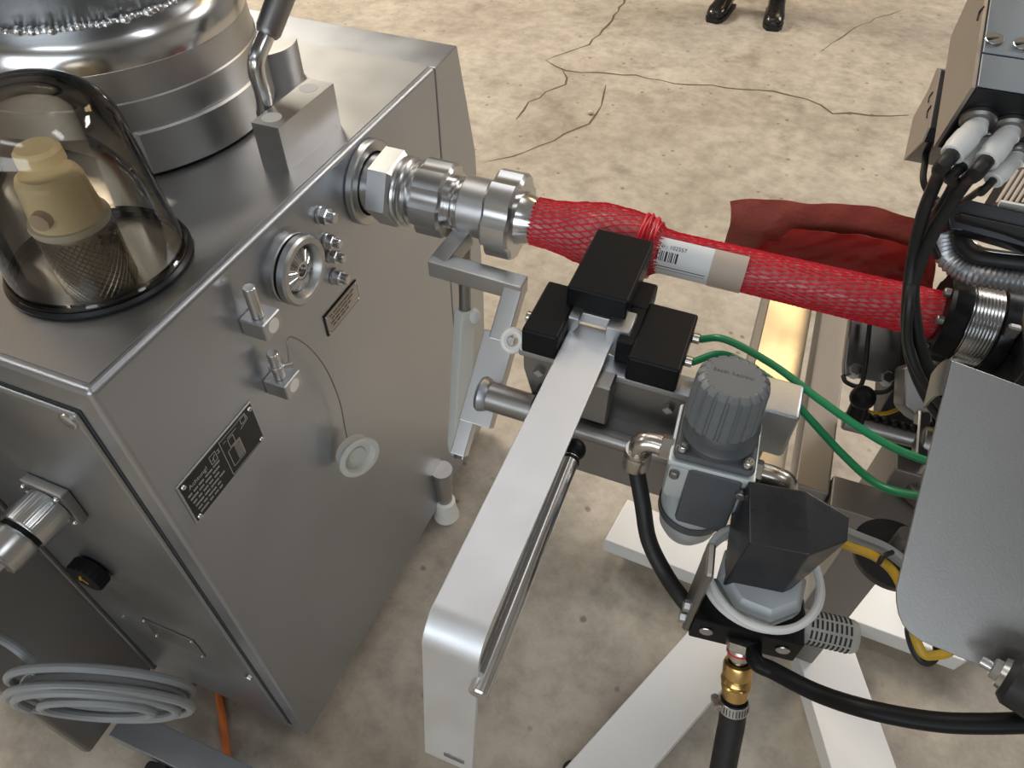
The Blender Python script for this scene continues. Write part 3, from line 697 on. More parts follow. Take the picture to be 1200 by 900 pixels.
# right hand end block
b = B(); bx(b, (.565, .26, .98), (.628, .31, 1.045), .004, 2); obj('end_block', b, 'blast', sc_)
b = B(); bx(b, (.57, .27, .925), (.61, .305, .98), .003, 2); obj('end_block_step', b, 'darksteel', sc_)
b = B(); bx(b, (.53, .27, .99), (.562, .31, 1.035), .002, 1); obj('link_block', b, 'blast2', sc_)
# white plastic ring
b = B(); rc = P(601, 399, .86); tube(b, [rc + V((.9, .35, 0)) * .011 * math.cos(t) + V((-.2, .55, .6)) * .0135 * math.sin(t) for t in [2 * PI * k / 24 for k in range(24)]], .0048, 8, 1, False, None, True)
tag(obj('plastic_ring', b, 'white'), 'small white plastic ring hooked beside the black clamp blocks', 'ring')

# ================================================================== CLAMP HEAD (three black blocks)
ch = thing('clamping_device', 'three glossy black clamp blocks grouped over the console', 'clamp', (.41, .35, 1.0))
b = B(); bx(b, (.355, .342, 1.03), (.427, .462, 1.067), .003, 3); obj('center_block', b, 'black', ch)
b = B(); bx(b, (.323, .282, 1.006), (.366, .374, 1.042), .0035, 3); obj('side_block', b, 'black', ch)
b = B(); bx(b, (.445, .284, 1.006), (.503, .382, 1.041), .0035, 3); obj('side_block', b, 'black', ch)
b = B(); bx(b, (.426, .31, 1.004), (.447, .38, 1.036), .003, 2); obj('bridge', b, 'black', ch)
b = B(); bx(b, (.366, .372, 1.012), (.447, .42, 1.038), .003, 2); obj('carrier', b, 'black', ch)
b = B(); prism(b, [(.355, .322, 1.04), (.378, .322, 1.04), (.378, .322, 1.03), (.366, .322, 1.005), (.355, .322, 1.01)], (0, .036, 0), .001, 1); obj('jaw', b, 'blast2', ch)
b = B(); prism(b, [(.41, .322, 1.04), (.437, .322, 1.04), (.442, .322, 1.02), (.436, .322, .995), (.418, .322, 1.0), (.41, .322, 1.02)], (0, .036, 0), .001, 1); obj('jaw', b, 'blast2', ch)
b = B(); bx(b, (.37, .337, 1.024), (.419, .347, 1.038), .001, 1); obj('pressure_strip', b, 'blast2', ch)
for z, x in ((1.03, .503), (1.02, .503)):
    y = .357 if z > 1.025 else .318
    b = B(); cyl(b, (x, y, 1.026), (x + .009, y, 1.026), .0062, seg=16, ch=.001); obj('push_fitting', b, 'nickel', ch)
b = B(); cyl(b, (.323, .325, 1.022), (.314, .325, 1.022), .0065, seg=16, ch=.001); obj('grub_nut', b, 'nickel', ch)
# ================================================================== CLAMP HANDLE
hd = thing('swing_lever', 'long flat steel handle bent down at its near end', 'lever', (.395, .15, .8))
x0, x1 = .367, .42
def strip(prof, x0, x1, th):
    """profile (y,z) path thickened downwards"""
    q = [V((0, y, z)) for y, z in prof]; up = []; dn_ = []
    for i, p in enumerate(q):
        d = (q[min(i + 1, len(q) - 1)] - q[max(0, i - 1)]).normalized(); n = V((0, -d.z, d.y)); up.append(p); dn_.append(p - n * th)
    return up, dn_
rb = .03; prof = [(.338, 1.02), (-.037, 1.02)] + [(-.037 - rb * math.sin(t), 1.02 - rb + rb * math.cos(t)) for t in [PI / 2 * k / 8 for k in range(1, 9)]] + [(-.07, .97), (-.098, .795)]
up_, dn_ = strip(prof, x0, x1, -.005)
b = B(); A_ = [[b.verts.new(V((x, p.y, p.z))) for p in up_] for x in (x0, x1)]; D_ = [[b.verts.new(V((x, p.y, p.z))) for p in dn_] for x in (x0, x1)]
n = len(up_)
for i in range(n - 1):
    b.faces.new([A_[0][i], A_[1][i], A_[1][i + 1], A_[0][i + 1]]); b.faces.new([D_[0][i], D_[0][i + 1], D_[1][i + 1], D_[1][i]])
    for s in (0, 1): b.faces.new([A_[s][i], A_[s][i + 1], D_[s][i + 1], D_[s][i]])
for i in (0, n - 1): b.faces.new([A_[0][i], A_[1][i], D_[1][i], D_[0][i]])
bmesh.ops.recalc_face_normals(b, faces=b.faces)
es = [e for e in b.edges if abs(e.verts[0].co.x - e.verts[1].co.x) < 1e-6 and e.calc_face_angle(0) > 1]
bmesh.ops.bevel(b, geom=es, offset=.0012, segments=2, profile=.5, affect='EDGES')
obj('flat_bar', b, 'plate', hd)
b = B(); bx(b, (.369, .3, 1.0), (.418, .336, 1.0155), .002, 1); obj('hinge_lug', b, 'blast2', hd)
b = B(); tube(b, [V((.4 + .012 * math.cos(t), -.0935 - .0007 * math.sin(t), .81 + .005 * math.sin(t))) for t in [2 * PI * k / 20 for k in range(20)]], .0012, 6, 1, False, None, True); obj('slot_rim', b, 'polish', hd)
b = B(); bx(b, (.389, -.0965, .8065), (.411, -.0925, .8135)); obj('slot', b, 'darksteel', hd)
rd = thing('ball_lever', 'polished round rod with glossy black ball end beside the handle', 'lever', (.425, .06, .95))
r0 = PZ(673, 527, .98); r1 = PZ(560, 815, .97)
b = B(); dr = (r1 - r0).normalized(); cyl(b, r0 + dr * .01, r1, .0095, seg=24, ch=.0015); obj('rod', b, 'polish', rd)
b = B(); ball(b, r0, .0125, seg=28); obj('ball_end', b, 'black', rd)
b = B(); cyl(b, r0 + dr * .009, r0 + dr * .016, .0085, .0105, seg=24); obj('ferrule', b, 'black', rd)

# ================================================================== PRESSURE REGULATOR
rx, ry = .557, .215
rg = thing('pressure_regulator', 'grey pneumatic pressure regulator with a ribbed round knob', 'regulator', (rx, ry, .85))
b = B(); lathe(b, (rx - .003, ry - .002, 1.068), (0, .05, 1), [(0, .0335), (.004, .035), (.045, .0335), (.05, .0325), (.0525, .0295), (.0535, .027), (.0528, .025), (.0528, 0)], 180, lambda t: 1 - .055 * (1 if math.cos(18 * t) > .45 else 0)); obj('ribbed_knob', b, 'greyk', rg, 25)
text('lettering', 'Bosch Rexroth', .0062, V((rx - .0235, ry - .002, 1.068)) + V((0, .05, 1)).normalized() * .053 + V((0, .003, -.0001)), (1, 0, 0), (0, 1, -.05), 'greyk', rg, .0003)
b = B(); lathe(b, (rx, ry, 1.04), (0, 0, 1), [(0, .036), (.008, .037), (.012, .0345), (.018, .034), (.02, .0355), (.026, .0345), (.03, .031), (.03, 0)], 48); obj('ringed_neck', b, 'greyp', rg)
Rz = rotz(.06)
b = B(); box(b, (rx, ry, 1.036), (.078, .074, .012), Rz, .006, 2); obj('bonnet', b, 'greyp', rg)
b = B(); box(b, (rx, ry, 1.026), (.084, .078, .009), Rz, .003, 2); obj('cover_plate', b, 'alu', rg)
for dx in (-1, 1):
    for dy in (-1, 1):
        p = V((rx, ry, 1.042)) + Rz @ V((dx * .031, dy * .029, 0)); b = B(); lathe(b, p, (0, 0, 1), [(0, .006), (.003, .006), (.0055, .0045), (.0055, .0025), (.003, .002), (.003, 0)], 20); obj('socket_screw', b, 'polish', rg)
b = B(); box(b, (rx, ry, .995), (.08, .074, .056), Rz, .006, 2); obj('valve_body', b, 'alu', rg)
b = B(); box(b, (rx + .008, ry - .038, .985), (.052, .012, .085), Rz @ Matrix.Rotation(-.08, 3, 'X'), .005, 2); obj('front_cover', b, 'greyp', rg)
b = B(); lathe(b, (rx - .002, ry + .002, .97), (0, 0, -1), [(0, .037), (.06, .036), (.09, .032), (.105, .025), (.11, 0)], 40); obj('filter_bowl', b, 'paleg', rg)
b = B(); lathe(b, (rx - .002, ry + .002, .918), (0, 0, -1), [(0, .0375), (.012, .0375), (.012, .03)], 40); obj('bowl_band', b, 'greyp', rg)
for dx in (-.03, .035):
    b = B(); cyl(b, (rx + dx, ry - .038, 1.012), (rx + dx, ry - .045, 1.012), .005, seg=12, ch=.001); obj('screw', b, 'darksteel', rg)
# elbow to the left with its hose
el = thing('elbow_fitting', 'nickel elbow fitting on the left of the pressure regulator', 'fitting', (.49, .2, .97))
ez = 1.02; ey = .198
b = B(); hexa(b, (.518, ey, ez), (-1, 0, 0), .0125, .012); obj('hex_collar', b, 'nickel', el, 20)
b = B(); tube(b, [(.508, ey, ez), (.497, ey, ez), (.489, ey - .001, ez - .003), (.486, ey - .001, ez - .011), (.486, ey - .001, ez - .024)], .0108, 18, 6); obj('elbow', b, 'nickel', el)
b = B(); lathe(b, (.486, ey - .001, ez - .016), (0, 0, -1), [(0, .0108), (0, .0135), (.004, .0142), (.007, .0128), (.01, .0142), (.026, .0142), (.028, .0125), (.028, 0)], 28); obj('hose_socket', b, 'nickel', el)
h0 = V((.486, ey - .001, ez - .042))
b = B(); tube(b, [h0, P(753, 590, .765), P(760, 632, .775), P(777, 668, .775), P(800, 702, .76), P(830, 735, .75)], .0088, 14, 8)
tag(obj('drop_hose', b, 'blackmat'), 'black hose curving down from the elbow fitting to the valve', 'hose')
e2_ = thing('pipe_elbow', 'dark nickel elbow fitting behind the black valve hood', 'fitting', (.615, .22, .97))
b = B(); hexa(b, (.597, .215, 1.0), (1, 0, 0), .0145, .012); obj('hex_collar', b, 'nickel', e2_, 20)
b = B(); tube(b, [(.608, .215, 1.0), (.622, .215, 1.0), (.632, .216, .996), (.636, .217, .984), (.636, .217, .965)], .0125, 18, 6); obj('elbow', b, 'nickel', e2_)

# ================================================================== VALVE WITH BLACK HOOD
vv_ = thing('solenoid_valve', 'pneumatic valve block under a faceted black hood', 'valve', (.64, .12, .83))
top = [PZ(877, 563, 1.03), PZ(945, 575, 1.03), PZ(996, 605, 1.02), PZ(994, 634, 1.015), PZ(948, 651, 1.02), PZ(878, 637, 1.025)]
bot = [PZ(857, 600, .96), PZ(925, 620, .95), PZ(955, 655, .95), PZ(950, 670, .945), PZ(912, 704, .935), PZ(845, 690, .935)]
b = B(); A_ = [b.verts.new(p) for p in top]; D_ = [b.verts.new(p) for p in bot]
fs = [b.faces.new([A_[0], A_[1], A_[4], A_[5]]), b.faces.new([A_[1], A_[2], A_[3], A_[4]]), b.faces.new(D_[::-1])] + [b.faces.new([A_[i], D_[i], D_[(i + 1) % 6], A_[(i + 1) % 6]]) for i in range(6)]
bmesh.ops.recalc_face_normals(b, faces=fs)
bmesh.ops.bevel(b, geom=b.edges[:], offset=.002, segments=2, profile=.5, affect='EDGES'); obj('hood', b, 'hood', vv_, 25)
vc = V((.636, .135, 0))
b = B(); lathe(b, (vc.x, vc.y, .935), (0, 0, 1), [(-.025, .03), (-.025, .04), (0, .044), (.006, .044), (.01, .04), (.016, .036), (.016, 0)], 8, None, (1, .35, 0)); obj('octagonal_base', b, 'paleg', vv_, 25)
b = B(); lathe(b, (vc.x, vc.y, .92), (0, 0, 1), [(-.02, 0), (-.02, .034), (.03, .034), (.03, 0)], 32); obj('coil_body', b, 'black', vv_)
Rv = rotz(.12)
bc_ = V((.634, .112, .9)); 
b = B(); box(b, bc_, (.104, .05, .04), Rv, .002, 2); obj('valve_block', b, 'black', vv_)
for dx in (-.038, .036):
    p = bc_ + Rv @ V((dx, -.025, .002)); b = B(); cyl(b, p, p + Rv @ V((0, -.002, 0)), .0068, seg=20, ch=.0006); obj('cross_screw', b, 'bright', vv_)
b = B(); p = bc_ + Rv @ V((-.055, -.003, .04)); box(b, p, (.008, .035, .12), Rv, .002, 1); obj('mounting_strip', b, 'darksteel', vv_)
for dz in (-.045, -.02):
    b = B(); hexa(b, p + Rv @ V((-.004, -.01, dz)), Rv @ V((-1, 0, 0)), .006, .006); obj('bolt', b, 'bright', vv_)
# silencer
si = thing('exhaust_silencer', 'small pale grey slotted silencer on the right of the valve', 'silencer', (.71, .12, .84))
s0 = bc_ + Rv @ V((.053, .004, .004)); sdv = Rv @ V((1, 0, .02))
b = B(); lathe(b, s0, sdv, [(0, 0), (0, .0165), (.048, .0165), (.052, .0145), (.052, 0)], 36); sil = obj('silencer_body', b, 'silenc', si)
_, su_, sv_ = frame(sdv); 
for rrow in range(9):
    b = B(); th = 2 * PI * rrow / 9 + .2; d = su_ * math.cos(th) + sv_ * math.sin(th); tv = sdv.normalized().cross(d)
    for k in range(9):
        box(b, s0 + sdv.normalized() * (.007 + .0045 * k) + d * .0163, (.0019, .0085, .0012), Matrix((sdv.normalized(), tv, d)).transposed())
    obj('slot_row', b, 'ink', sil, smooth=False)
# gray cable wound round the base of the hood
b = B(); pts = []
for k in range(49):
    t = 2 * PI * k / 24 + 1.6; r = .054 + .002 * math.sin(t * 2.3)
    pts.append(V((vc.x - .001 + r * math.cos(t), vc.y + .000 + r * math.sin(t), .942 + .0065 * k / 24 + .004 * math.sin(t))))
pts = pts + [V((vc.x + .03, vc.y + .045, .925))]
tube(b, pts, .0038, 10, 3)
tag(obj('wound_cable', b, 'lgrey'), 'thin pale grey cable wound around the foot of the black hood', 'cable')
# fitting, brass coupling, clamp and hose
f0 = bc_ + Rv @ V((-.004, -.025, .002)); fd = (CD * .95 + CF * .3 + CR * .0).normalized()
hf = thing('hose_coupling', 'brass quick coupling below the hex fitting of the valve', 'coupling', f0 + V((0, 0, -.1)))
b = B(); hexa(b, f0 - fd * .002, fd, .0155, .011); obj('hex_fitting', b, 'nickel', hf, 20)
b = B(); lathe(b, f0, fd, [(.009, .012), (.012, .0125), (.013, .0125), (.014, .0118), (.02, .0115), (.02, .0085), (.03, .0085), (.03, 0)], 28); obj('nipple', b, 'nickel', hf)
b = B(); ring(b, f0, fd, .0118, .0128, .0125, .0145, 28, .0002); obj('sealant_ring', b, 'net', hf)
b = B(); lathe(b, f0, fd, [(.026, .01), (.027, .0135), (.03, .0145), (.041, .0145), (.043, .0135), (.0445, .0145), (.048, .0155), (.05, .0145), (.052, .013), (.0535, .0145), (.056, .0145), (.06, .0135), (.068, .0125), (.069, .011), (.069, 0)], 40); obj('brass_body', b, 'brass', hf)
b = B(); lathe(b, f0, fd, [(.068, .0105), (.078, .0105), (.078, 0)], 24); obj('hose_tail', b, 'blackmat', hf)
hst = f0 + fd * .072
hz = [hst, hst + fd * .03, hst + fd * .06 + CR * -.002, hst + fd * .12 - CR * .006, hst + fd * .2 - CR * .014]
b = B(); tube(b, hz, .0135, 16, 8); tag(obj('supply_hose', b, 'blackmat'), 'thick black hose running down from the brass coupling', 'hose')
hcl = thing('hose_clamp', 'zinc worm drive hose clamp on the thick black hose', 'clamp', f0 + fd * .08)
b = B(); ring(b, f0 + fd * .073, fd, .0134, .0147, 0, .012, 36, .0003); obj('band', b, 'bright', hcl)
_, cu_, cv2 = frame(fd); sd_ = (CR * -1); sd_ = (sd_ - fd * sd_.dot(fd)).normalized()
b = B(); box(b, f0 + fd * .079 + sd_ * .0165, (.012, .007, .008), basis(fd.cross(sd_), sd_), .001, 1); obj('worm_housing', b, 'nickel', hcl)
b = B(); hexa(b, f0 + fd * .079 + sd_ * .0165 + fd.cross(sd_) * .006, fd.cross(sd_), .0045, .006); obj('worm_screw', b, 'bright', hcl)
b = B()
for k in range(12):
    t = -1.2 + 2.4 * k / 11; d = (CF * -1 - fd * (CF * -1).dot(fd)).normalized(); s_ = fd.cross(d); rdv = d * math.cos(t) + s_ * math.sin(t)
    box(b, f0 + fd * .079 + rdv * .01472, (.0075, .0009, .0006), Matrix((fd, fd.cross(rdv) * -1, rdv)).transposed())
obj('thread_slots', b, 'ink', hcl, smooth=False)
# big black hose to the right
b = B(); tube(b, [bc_ + V((.012, .0, -.012)), P(884, 772, .70), P(908, 787, .69), P(960, 813, .66), P(1020, 832, .625), P(1090, 845, .605), P(1150, 848, .59), P(1230, 846, .575)], .0083, 16, 8)
tag(obj('air_hose', b, 'black'), 'glossy black air hose sweeping right across the white base frame', 'hose')
# green tubes
b = B(); tube(b, [(.511, .357, 1.026), P(850, 398, .80), P(905, 427, .775), P(960, 468, .745), P(1010, 503, .72), P(1050, 526, .70), P(1095, 544, .68)], .0042, 12, 8)
tag(obj('green_tube', b, 'green'), 'upper green air tube running from the black block to the grey tray', 'tube', 'green air tubes')
b = B(); tube(b, [(.511, .318, 1.026), P(845, 415, .80), P(880, 430, .80), P(915, 455, .79), P(950, 492, .77), P(985, 530, .75), P(1020, 562, .73), P(1050, 576, .71), P(1090, 582, .69)], .0042, 12, 8)
tag(obj('green_tube', b, 'green'), 'lower green air tube sagging behind the regulator knob', 'tube', 'green air tubes')

# ================================================================== WHITE BASE FRAME
bf = thing('base_frame', 'white steel floor frame of flat splayed box beams', 'frame', (.8, .5, 0))
ZT = .1
def beam(pix, zt=ZT, zb=.05, name='beam', m='whiteg', par=bf):
    b = B(); prism(b, [PZ(x, y, zt) for x, y in pix], (0, 0, zb - zt), .003, 2); return obj(name, b, m, par)
b = B(); prism(b, [(.416, .623, .1), (.436, .752, .1), (.9, .70, .1), (.9, .60, .1)], (0, 0, -.05), .003, 2); obj('beam', b, 'whiteg', bf)
beam([(808, 738), (640, 924), (745, 924), (905, 740), (880, 700)])
beam([(905, 700), (925, 735), (983, 930), (1062, 930), (985, 716), (955, 655)])
beam([(940, 655), (975, 718), (1130, 775), (1200, 730)])
for p in ((.455, .68), (.5, .14), (1.02, .33)):
    b = B(); cyl(b, (p[0], p[1], 0), (p[0], p[1], .05), .02, seg=18, ch=.003); obj('foot', b, 'blackmat', bf)
b = B(); bx(b, (.82, .5, .1), (.9, .6, .75), .004, 2); obj('column', b, 'frame', bf)

# ================================================================== CLIPPING MACHINE
cm = thing('clipping_machine', 'dark clipping machine with threaded ring where the red casing ends', 'machine', (.88, .5, .1))
# horizontal frame beams
b = B(); bx(b, (.698, .46, .64), (.748, 1.25, .70), .004, 2); obj('side_beam', b, 'frame', cm)
b = B(); bx(b, (.75, .44, .62), (1.1, .50, .70), .004, 2); obj('cross_beam', b, 'frame', cm)
b = B(); bx(b, (.61, .45, .595), (.697, 1.25, .6), .001, 1); obj('drip_tray', b, 'traysteel', cm)
b = B(); bx(b, (.594, .45, .59), (.61, 1.25, .625), .002, 1); obj('tray_rim', b, 'frame', cm)
b = B(); prism(b, [(.80, .438, .62), (.86, .438, .62), (.86, .438, .55)], (0, .006, 0)); obj('gusset', b, 'darksteel', cm)
tp = PZ(1083, 592, .7)
b = B(); cyl(b, tp + V((.0, .02, 0)), tp + V((.0, .02, .03)), .034, seg=40, ch=.002); obj('post_flange', b, 'frame', cm)
b = B(); cyl(b, tp + V((.0, .02, .03)), tp + V((.0, .02, .36)), .026, seg=40); obj('post', b, 'blast2', cm)
# threaded ring
obj('black_flange', LX([(.762, .027), (.762, .049), (.766, .052), (.782, .052), (.785, .05), (.785, 0)], 60, lambda t: 1 - .05 * (1 if math.cos(6 * t) > .75 else 0)), 'black', cm)
pr = [(.785, 0), (.785, .046)]
for k in range(9): pr += [(.786 + .0036 * k, .0445), (.7878 + .0036 * k, .0475)]
pr += [(.819, .046), (.819, 0)]
obj('threaded_ring', LX(pr, 64), 'polish', cm, 15, True, False)
obj('clamp_band', LX([(.819, .03), (.819, .0505), (.833, .0505), (.833, .03)], 56), 'anod', cm)
b = B(); bx(b, (.82, .457, 1.05), (.833, .466, 1.066), .002, 1); obj('band_lug', b, 'darksteel', cm)
for th in (2.6, 3.6, 1.8):
    p = AX + V((.762, .042 * math.cos(th), .042 * math.sin(th))); b = B(); cyl(b, p, p + V((-.008, 0, 0)), .0055, seg=14, ch=.001); obj('flange_screw', b, 'darksteel', cm)
b = B(); bx(b, (.834, .40, .88), (1.1, .62, 1.06), .006, 2); obj('head_housing', b, 'anod', cm)
for x, y, z in ((.85, .4, 1.045), (.875, .4, 1.0)):
    b = B(); hexa(b, (x, y, z), (0, -1, 0), .0095, .008); obj('hex_bolt', b, 'bright', cm, 20)
b = B(); prism(b, [(.868, .392, 1.06), (.868, .392, .98), (.9, .392, .97), (.9, .392, 1.06)], (.0, -.006, 0), .002, 1); obj('side_cheek', b, 'tan', cm)
b = B(); cyl(b, (.875, .385, 1.005), (.96, .385, 1.0), .0055, seg=14); obj('tie_rod', b, 'bright', cm)
b = B(); hexa(b, (.872, .385, 1.005), (1, 0, 0), .011, .012); obj('tie_nut', b, 'brass', cm, 20)
# lower plate with slotted bolt holes below the casing
pp = [P(998, 365, 1.0), P(1072, 378, 1.0), P(1068, 425, 1.0), P(1056, 452, 1.0), P(990, 440, 1.0), P(990, 425, 1.0)]
b = B(); prism(b, pp, CF * .012, .003, 2); obj('bolted_plate', b, 'darksteel', cm)
for px, py in ((1001, 433), (1039, 442)):
    b = B(); hexa(b, P(px, py, .999), CF * -1, .0088, .007); obj('hex_bolt', b, 'bright', cm, 20)
    b = B(); cyl(b, P(px - 1, py + 5, 1.0005), P(px - 1, py + 5, .999), .0075, seg=16); obj('slot_hole', b, 'white', cm)
b = B(); bx(b, (.78, .56, .76), (.9, .68, .9), .004, 2); obj('lower_gearbox', b, 'anod', cm)
# ratchet bar with round studs and ball lever
a0, a1 = P(988, 492, .95), P(1085, 517, .92)
b = B(); cyl(b, a0, a1, .0125, seg=24, ch=.002); obj('ratchet_shaft', b, 'darksteel', cm)
for k in range(7):
    p = a0.lerp(a1, .14 + .11 * k) + V((0, .004, .0125)); b = B(); ball(b, p, .0065, seg=12); obj('stud', b, 'black', cm)
b = B(); ring(b, a1, (a1 - a0), .008, .02, -.006, .008, 30, .001); obj('shaft_collar', b, 'darksteel', cm)
b0 = P(1011, 466, .9)
b = B(); ball(b, b0, .0155, seg=24); obj('ball_grip', b, 'black', cm)
b = B(); cyl(b, b0, P(1001, 492, .93), .0105, .0125, seg=20); obj('ball_stem', b, 'black', cm)
b = B(); prism(b, [P(1062, 430, .93), P(1078, 425, .93), P(1095, 470, .92), P(1095, 500, .92), P(1075, 490, .93), P(1060, 475, .93)], CF * .03, .003, 1); obj('cast_link', b, 'tray', cm)
b = B(); prism(b, [P(1078, 480, .92), P(1092, 484, .92), P(1088, 540, .9), P(1074, 532, .9)], CF * .014, .002, 1); obj('link_arm', b, 'darksteel', cm)
# corrugated flexible conduit and curved guide
def conduit(pts, r, pitch, m, par, name):
    q = spline(pts, 14); L = [0]
    for a, c in zip(q, q[1:]): L.append(L[-1] + (c - a).length)
    n = int(L[-1] / pitch); o_ = []; j = 0
    rr = []
    for k in range(n * 2 + 1):
        s = L[-1] * k / (n * 2)
        while j < len(L) - 2 and L[j + 1] < s: j += 1
        t = (s - L[j]) / max(1e-9, L[j + 1] - L[j]); o_.append(q[j].lerp(q[j + 1], t)); rr.append(r * (1 if k % 2 else .84))
    b = B(); tube(b, o_, r, 20, 1, False, lambda i, nn_: rr[i]); return obj(name, b, m, par, 15, True, False)
conduit([P(1108, 262, .80), P(1106, 283, .79), P(1112, 303, .78), P(1130, 317, .77), P(1160, 325, .755), P(1230, 334, .735)], .0125, .0046, 'blast', cm, 'corrugated_conduit')
b = B(); tube(b, [P(1128, 262, .775), P(1126, 280, .77), P(1133, 294, .765), P(1152, 303, .755), P(1230, 312, .73)], .0085, 12, 8); obj('inner_conduit', b, 'blackmat', cm)
b = B(); tube(b, [P(1138, 268, .77), P(1136, 280, .765), P(1145, 290, .76), P(1165, 296, .75), P(1230, 303, .73)], .0035, 10, 8); obj('guide_wire', b, 'nickel', cm)
b = B(); prism(b, [P(1112, 252, .75), P(1120, 238, .75), P(1135, 233, .74), P(1240, 258, .70), P(1240, 302, .71), P(1160, 278, .735), P(1128, 270, .75), P(1112, 270, .755)], CF * .02, .002, 2); obj('dark_cover', b, 'anod', cm)
b = B(); prism(b, [P(1126, 250, .738), P(1240, 275, .695), P(1240, 292, .7), P(1126, 256, .74)], CF * .012, .001, 1); obj('cover_rib', b, 'blackmat', cm)
for k in range(9):
    x = 1168 + 7.5 * k; b = B(); a = P(x, 238, .745); c = P(x + 24, 200, .77); tube(b, [a, c], .0017, 6, 1, False); obj('vent_fin', b, 'kraft', cm)
b = B(); prism(b, [P(1160, 245, .76), P(1190, 195, .80), P(1260, 200, .80), P(1260, 265, .74)], CF * .02, .001, 1); obj('vent_backing', b, 'blackmat', cm)
b = B(); bx(b, P(1170, 237, .74) + V((0, -.002, -.002)), P(1215, 248, .725) + V((0, .002, .002))); obj('vent_sill', b, 'lgrey', cm)

# ================================================================== CONTROL BOXES AND PLUGS
cb = thing('control_box', 'dark control box with brushed top and grey cable plugs', 'box', (.70, .32, 1.3))
XB = .645
lf = [PX(1150, -60, XB), PX(1140, -5, XB), PX(1118, 43, XB), PX(1098, 173, XB), PX(1143, 103, XB), PX(1165, -45, XB)]
b = B(); prism(b, lf, (.13, 0, 0), .0012, 2); cbo = obj('box_body', b, 'anod', cb, 20)
b = B(); prism(b, [p + V((-.0025, 0, 0)) for p in lf], (.0025, 0, 0)); obj('side_plate', b, 'tan', cb)
tdir = (lf[5] - lf[4]).normalized(); tn = V((1, 0, 0)).cross(tdir).normalized()
if tn.z < 0: tn = -tn
o0 = lf[4]; LT = (lf[5] - lf[4]).length
def topquad(s0, s1, h, m, nm):
    a = o0 + tdir * s0 + tn * .0002 + V((.001, 0, 0)); c = o0 + tdir * s1 + tn * .0002 + V((.001, 0, 0))
    b = B(); prism(b, [a, c, c + V((.128, 0, 0)), a + V((.128, 0, 0))], tn * h, .0004, 1); return obj(nm, b, m, cb)
topquad(.001, .034, .0008, 'blue', 'top_plate'); topquad(.0348, LT - .001, .0014, 'blue', 'top_plate')
for px, py in ((1165, 46), (1198, 52)):
    r_ = ray(px, py); tt = (o0 + tn * .0016 - CAM).dot(tn) / r_.dot(tn); p = CAM + r_ * tt
    b = B(); cyl(b, p, p + tn * .0012, .0062, seg=24, ch=.0004); s_ = obj('slotted_screw', b, 'polish', cb)
    b = B(); box(b, p + tn * .0013, (.0115, .0014, .0005), basis((1, .5, 0), tn), 0); obj('screw_slot', b, 'ink', cb)
b = B(); p = PX(1148, 15, XB - .0026); tube(b, [PX(1153, 8, XB - .003), PX(1148, 14, XB - .003), PX(1145, 24, XB - .003)], .0007, 6, 4); obj('vent_slot', b, 'ink', cb)
fn = (lf[3] - lf[4]).normalized(); nf = V((1, 0, 0)).cross(fn).normalized()
if nf.y > 0: nf = -nf
plugs = [((1147, 138), (1117, 180), .95), ((1157, 160), (1129, 194), .8), ((1184, 147), (1157, 187), .95), ((1191, 176), (1165, 210), .8)]
ends = []
for k, (p0, p1, s) in enumerate(plugs):
    r_ = ray(*p0); tt = (lf[4] - CAM).dot(nf) / r_.dot(nf); a = CAM + r_ * tt
    pgx = thing('cable_plug', ['left upper pale grey angled cable plug under the control box', 'left lower pale grey angled cable plug under the control box', 'right upper pale grey angled cable plug under the control box', 'right lower pale grey angled cable plug under the control box'][k], 'plug', a + V((0, 0, -.03)), 'pale grey plugs of the control box')
    b = B(); lathe(b, a + nf * .0004, nf, [(0, .0085 * s), (0, .0125 * s), (.003, .0125 * s), (.005, .011 * s), (.005, 0)], 24); obj('lock_ring', b, 'darksteel', pgx)
    dpt = (a - CAM).dot(CF); e_ = P(*p1, dpt - .004); c_ = a + nf * .007
    dd = (e_ - c_).normalized(); L = (e_ - c_).length
    b = B(); lathe(b, a + nf * .004, nf, [(0, .0075 * s), (.008, .0075 * s), (.008, 0)], 20); obj('plug_nose', b, 'lgrey', pgx)
    b = B(); lathe(b, c_ - dd * .006, dd, [(0, 0), (.001, .004 * s), (.004, .007 * s), (.009, .0082 * s), (.016, .0086 * s), (.017, .0093 * s), (L + .001, .0095 * s), (L + .003, .0088 * s), (L + .007, .0088 * s), (L + .008, .0075 * s), (L + .008, 0)], 24); obj('plug_hood', b, 'lgrey', pgx)
    ends.append((c_ + dd * (L - .002), dd, dpt))
routes = [
    [(1100, 205, .58), (1082, 250, .62), (1070, 300, .66), (1064, 350, .68), (1063, 395, .70), (1072, 435, .72), (1092, 475, .73), (1120, 510, .75)],
    [(1118, 215, .58), (1100, 245, .62), (1088, 256, .66), (1088, 275, .70), (1098, 300, .74)],
    [(1130, 215, .57), (1100, 262, .62), (1078, 310, .66), (1070, 345, .68), (1078, 400, .70), (1092, 440, .715), (1110, 470, .73), (1140, 500, .75)],
    [(1150, 222, .58), (1130, 235, .62), (1112, 240, .66), (1098, 238, .70), (1085, 262, .74)]]
labs = ['black cable from the left upper plug, outermost of the bundle', 'short black cable from the left lower plug', 'black cable from the right upper plug, inner one of the bundle', 'thin black cable from the right lower plug']
for (e_, dd, dp), rt, lb_, r in zip(ends, routes, labs, (.0056, .0042, .0056, .003)):
    b = B(); tube(b, [e_, e_ + dd * .016] + [P(x, y, d + .02) for x, y, d in rt], r, 12, 8); tag(obj('plug_cable', b, 'blackmat'), lb_, 'cable', 'black cables from the control box')
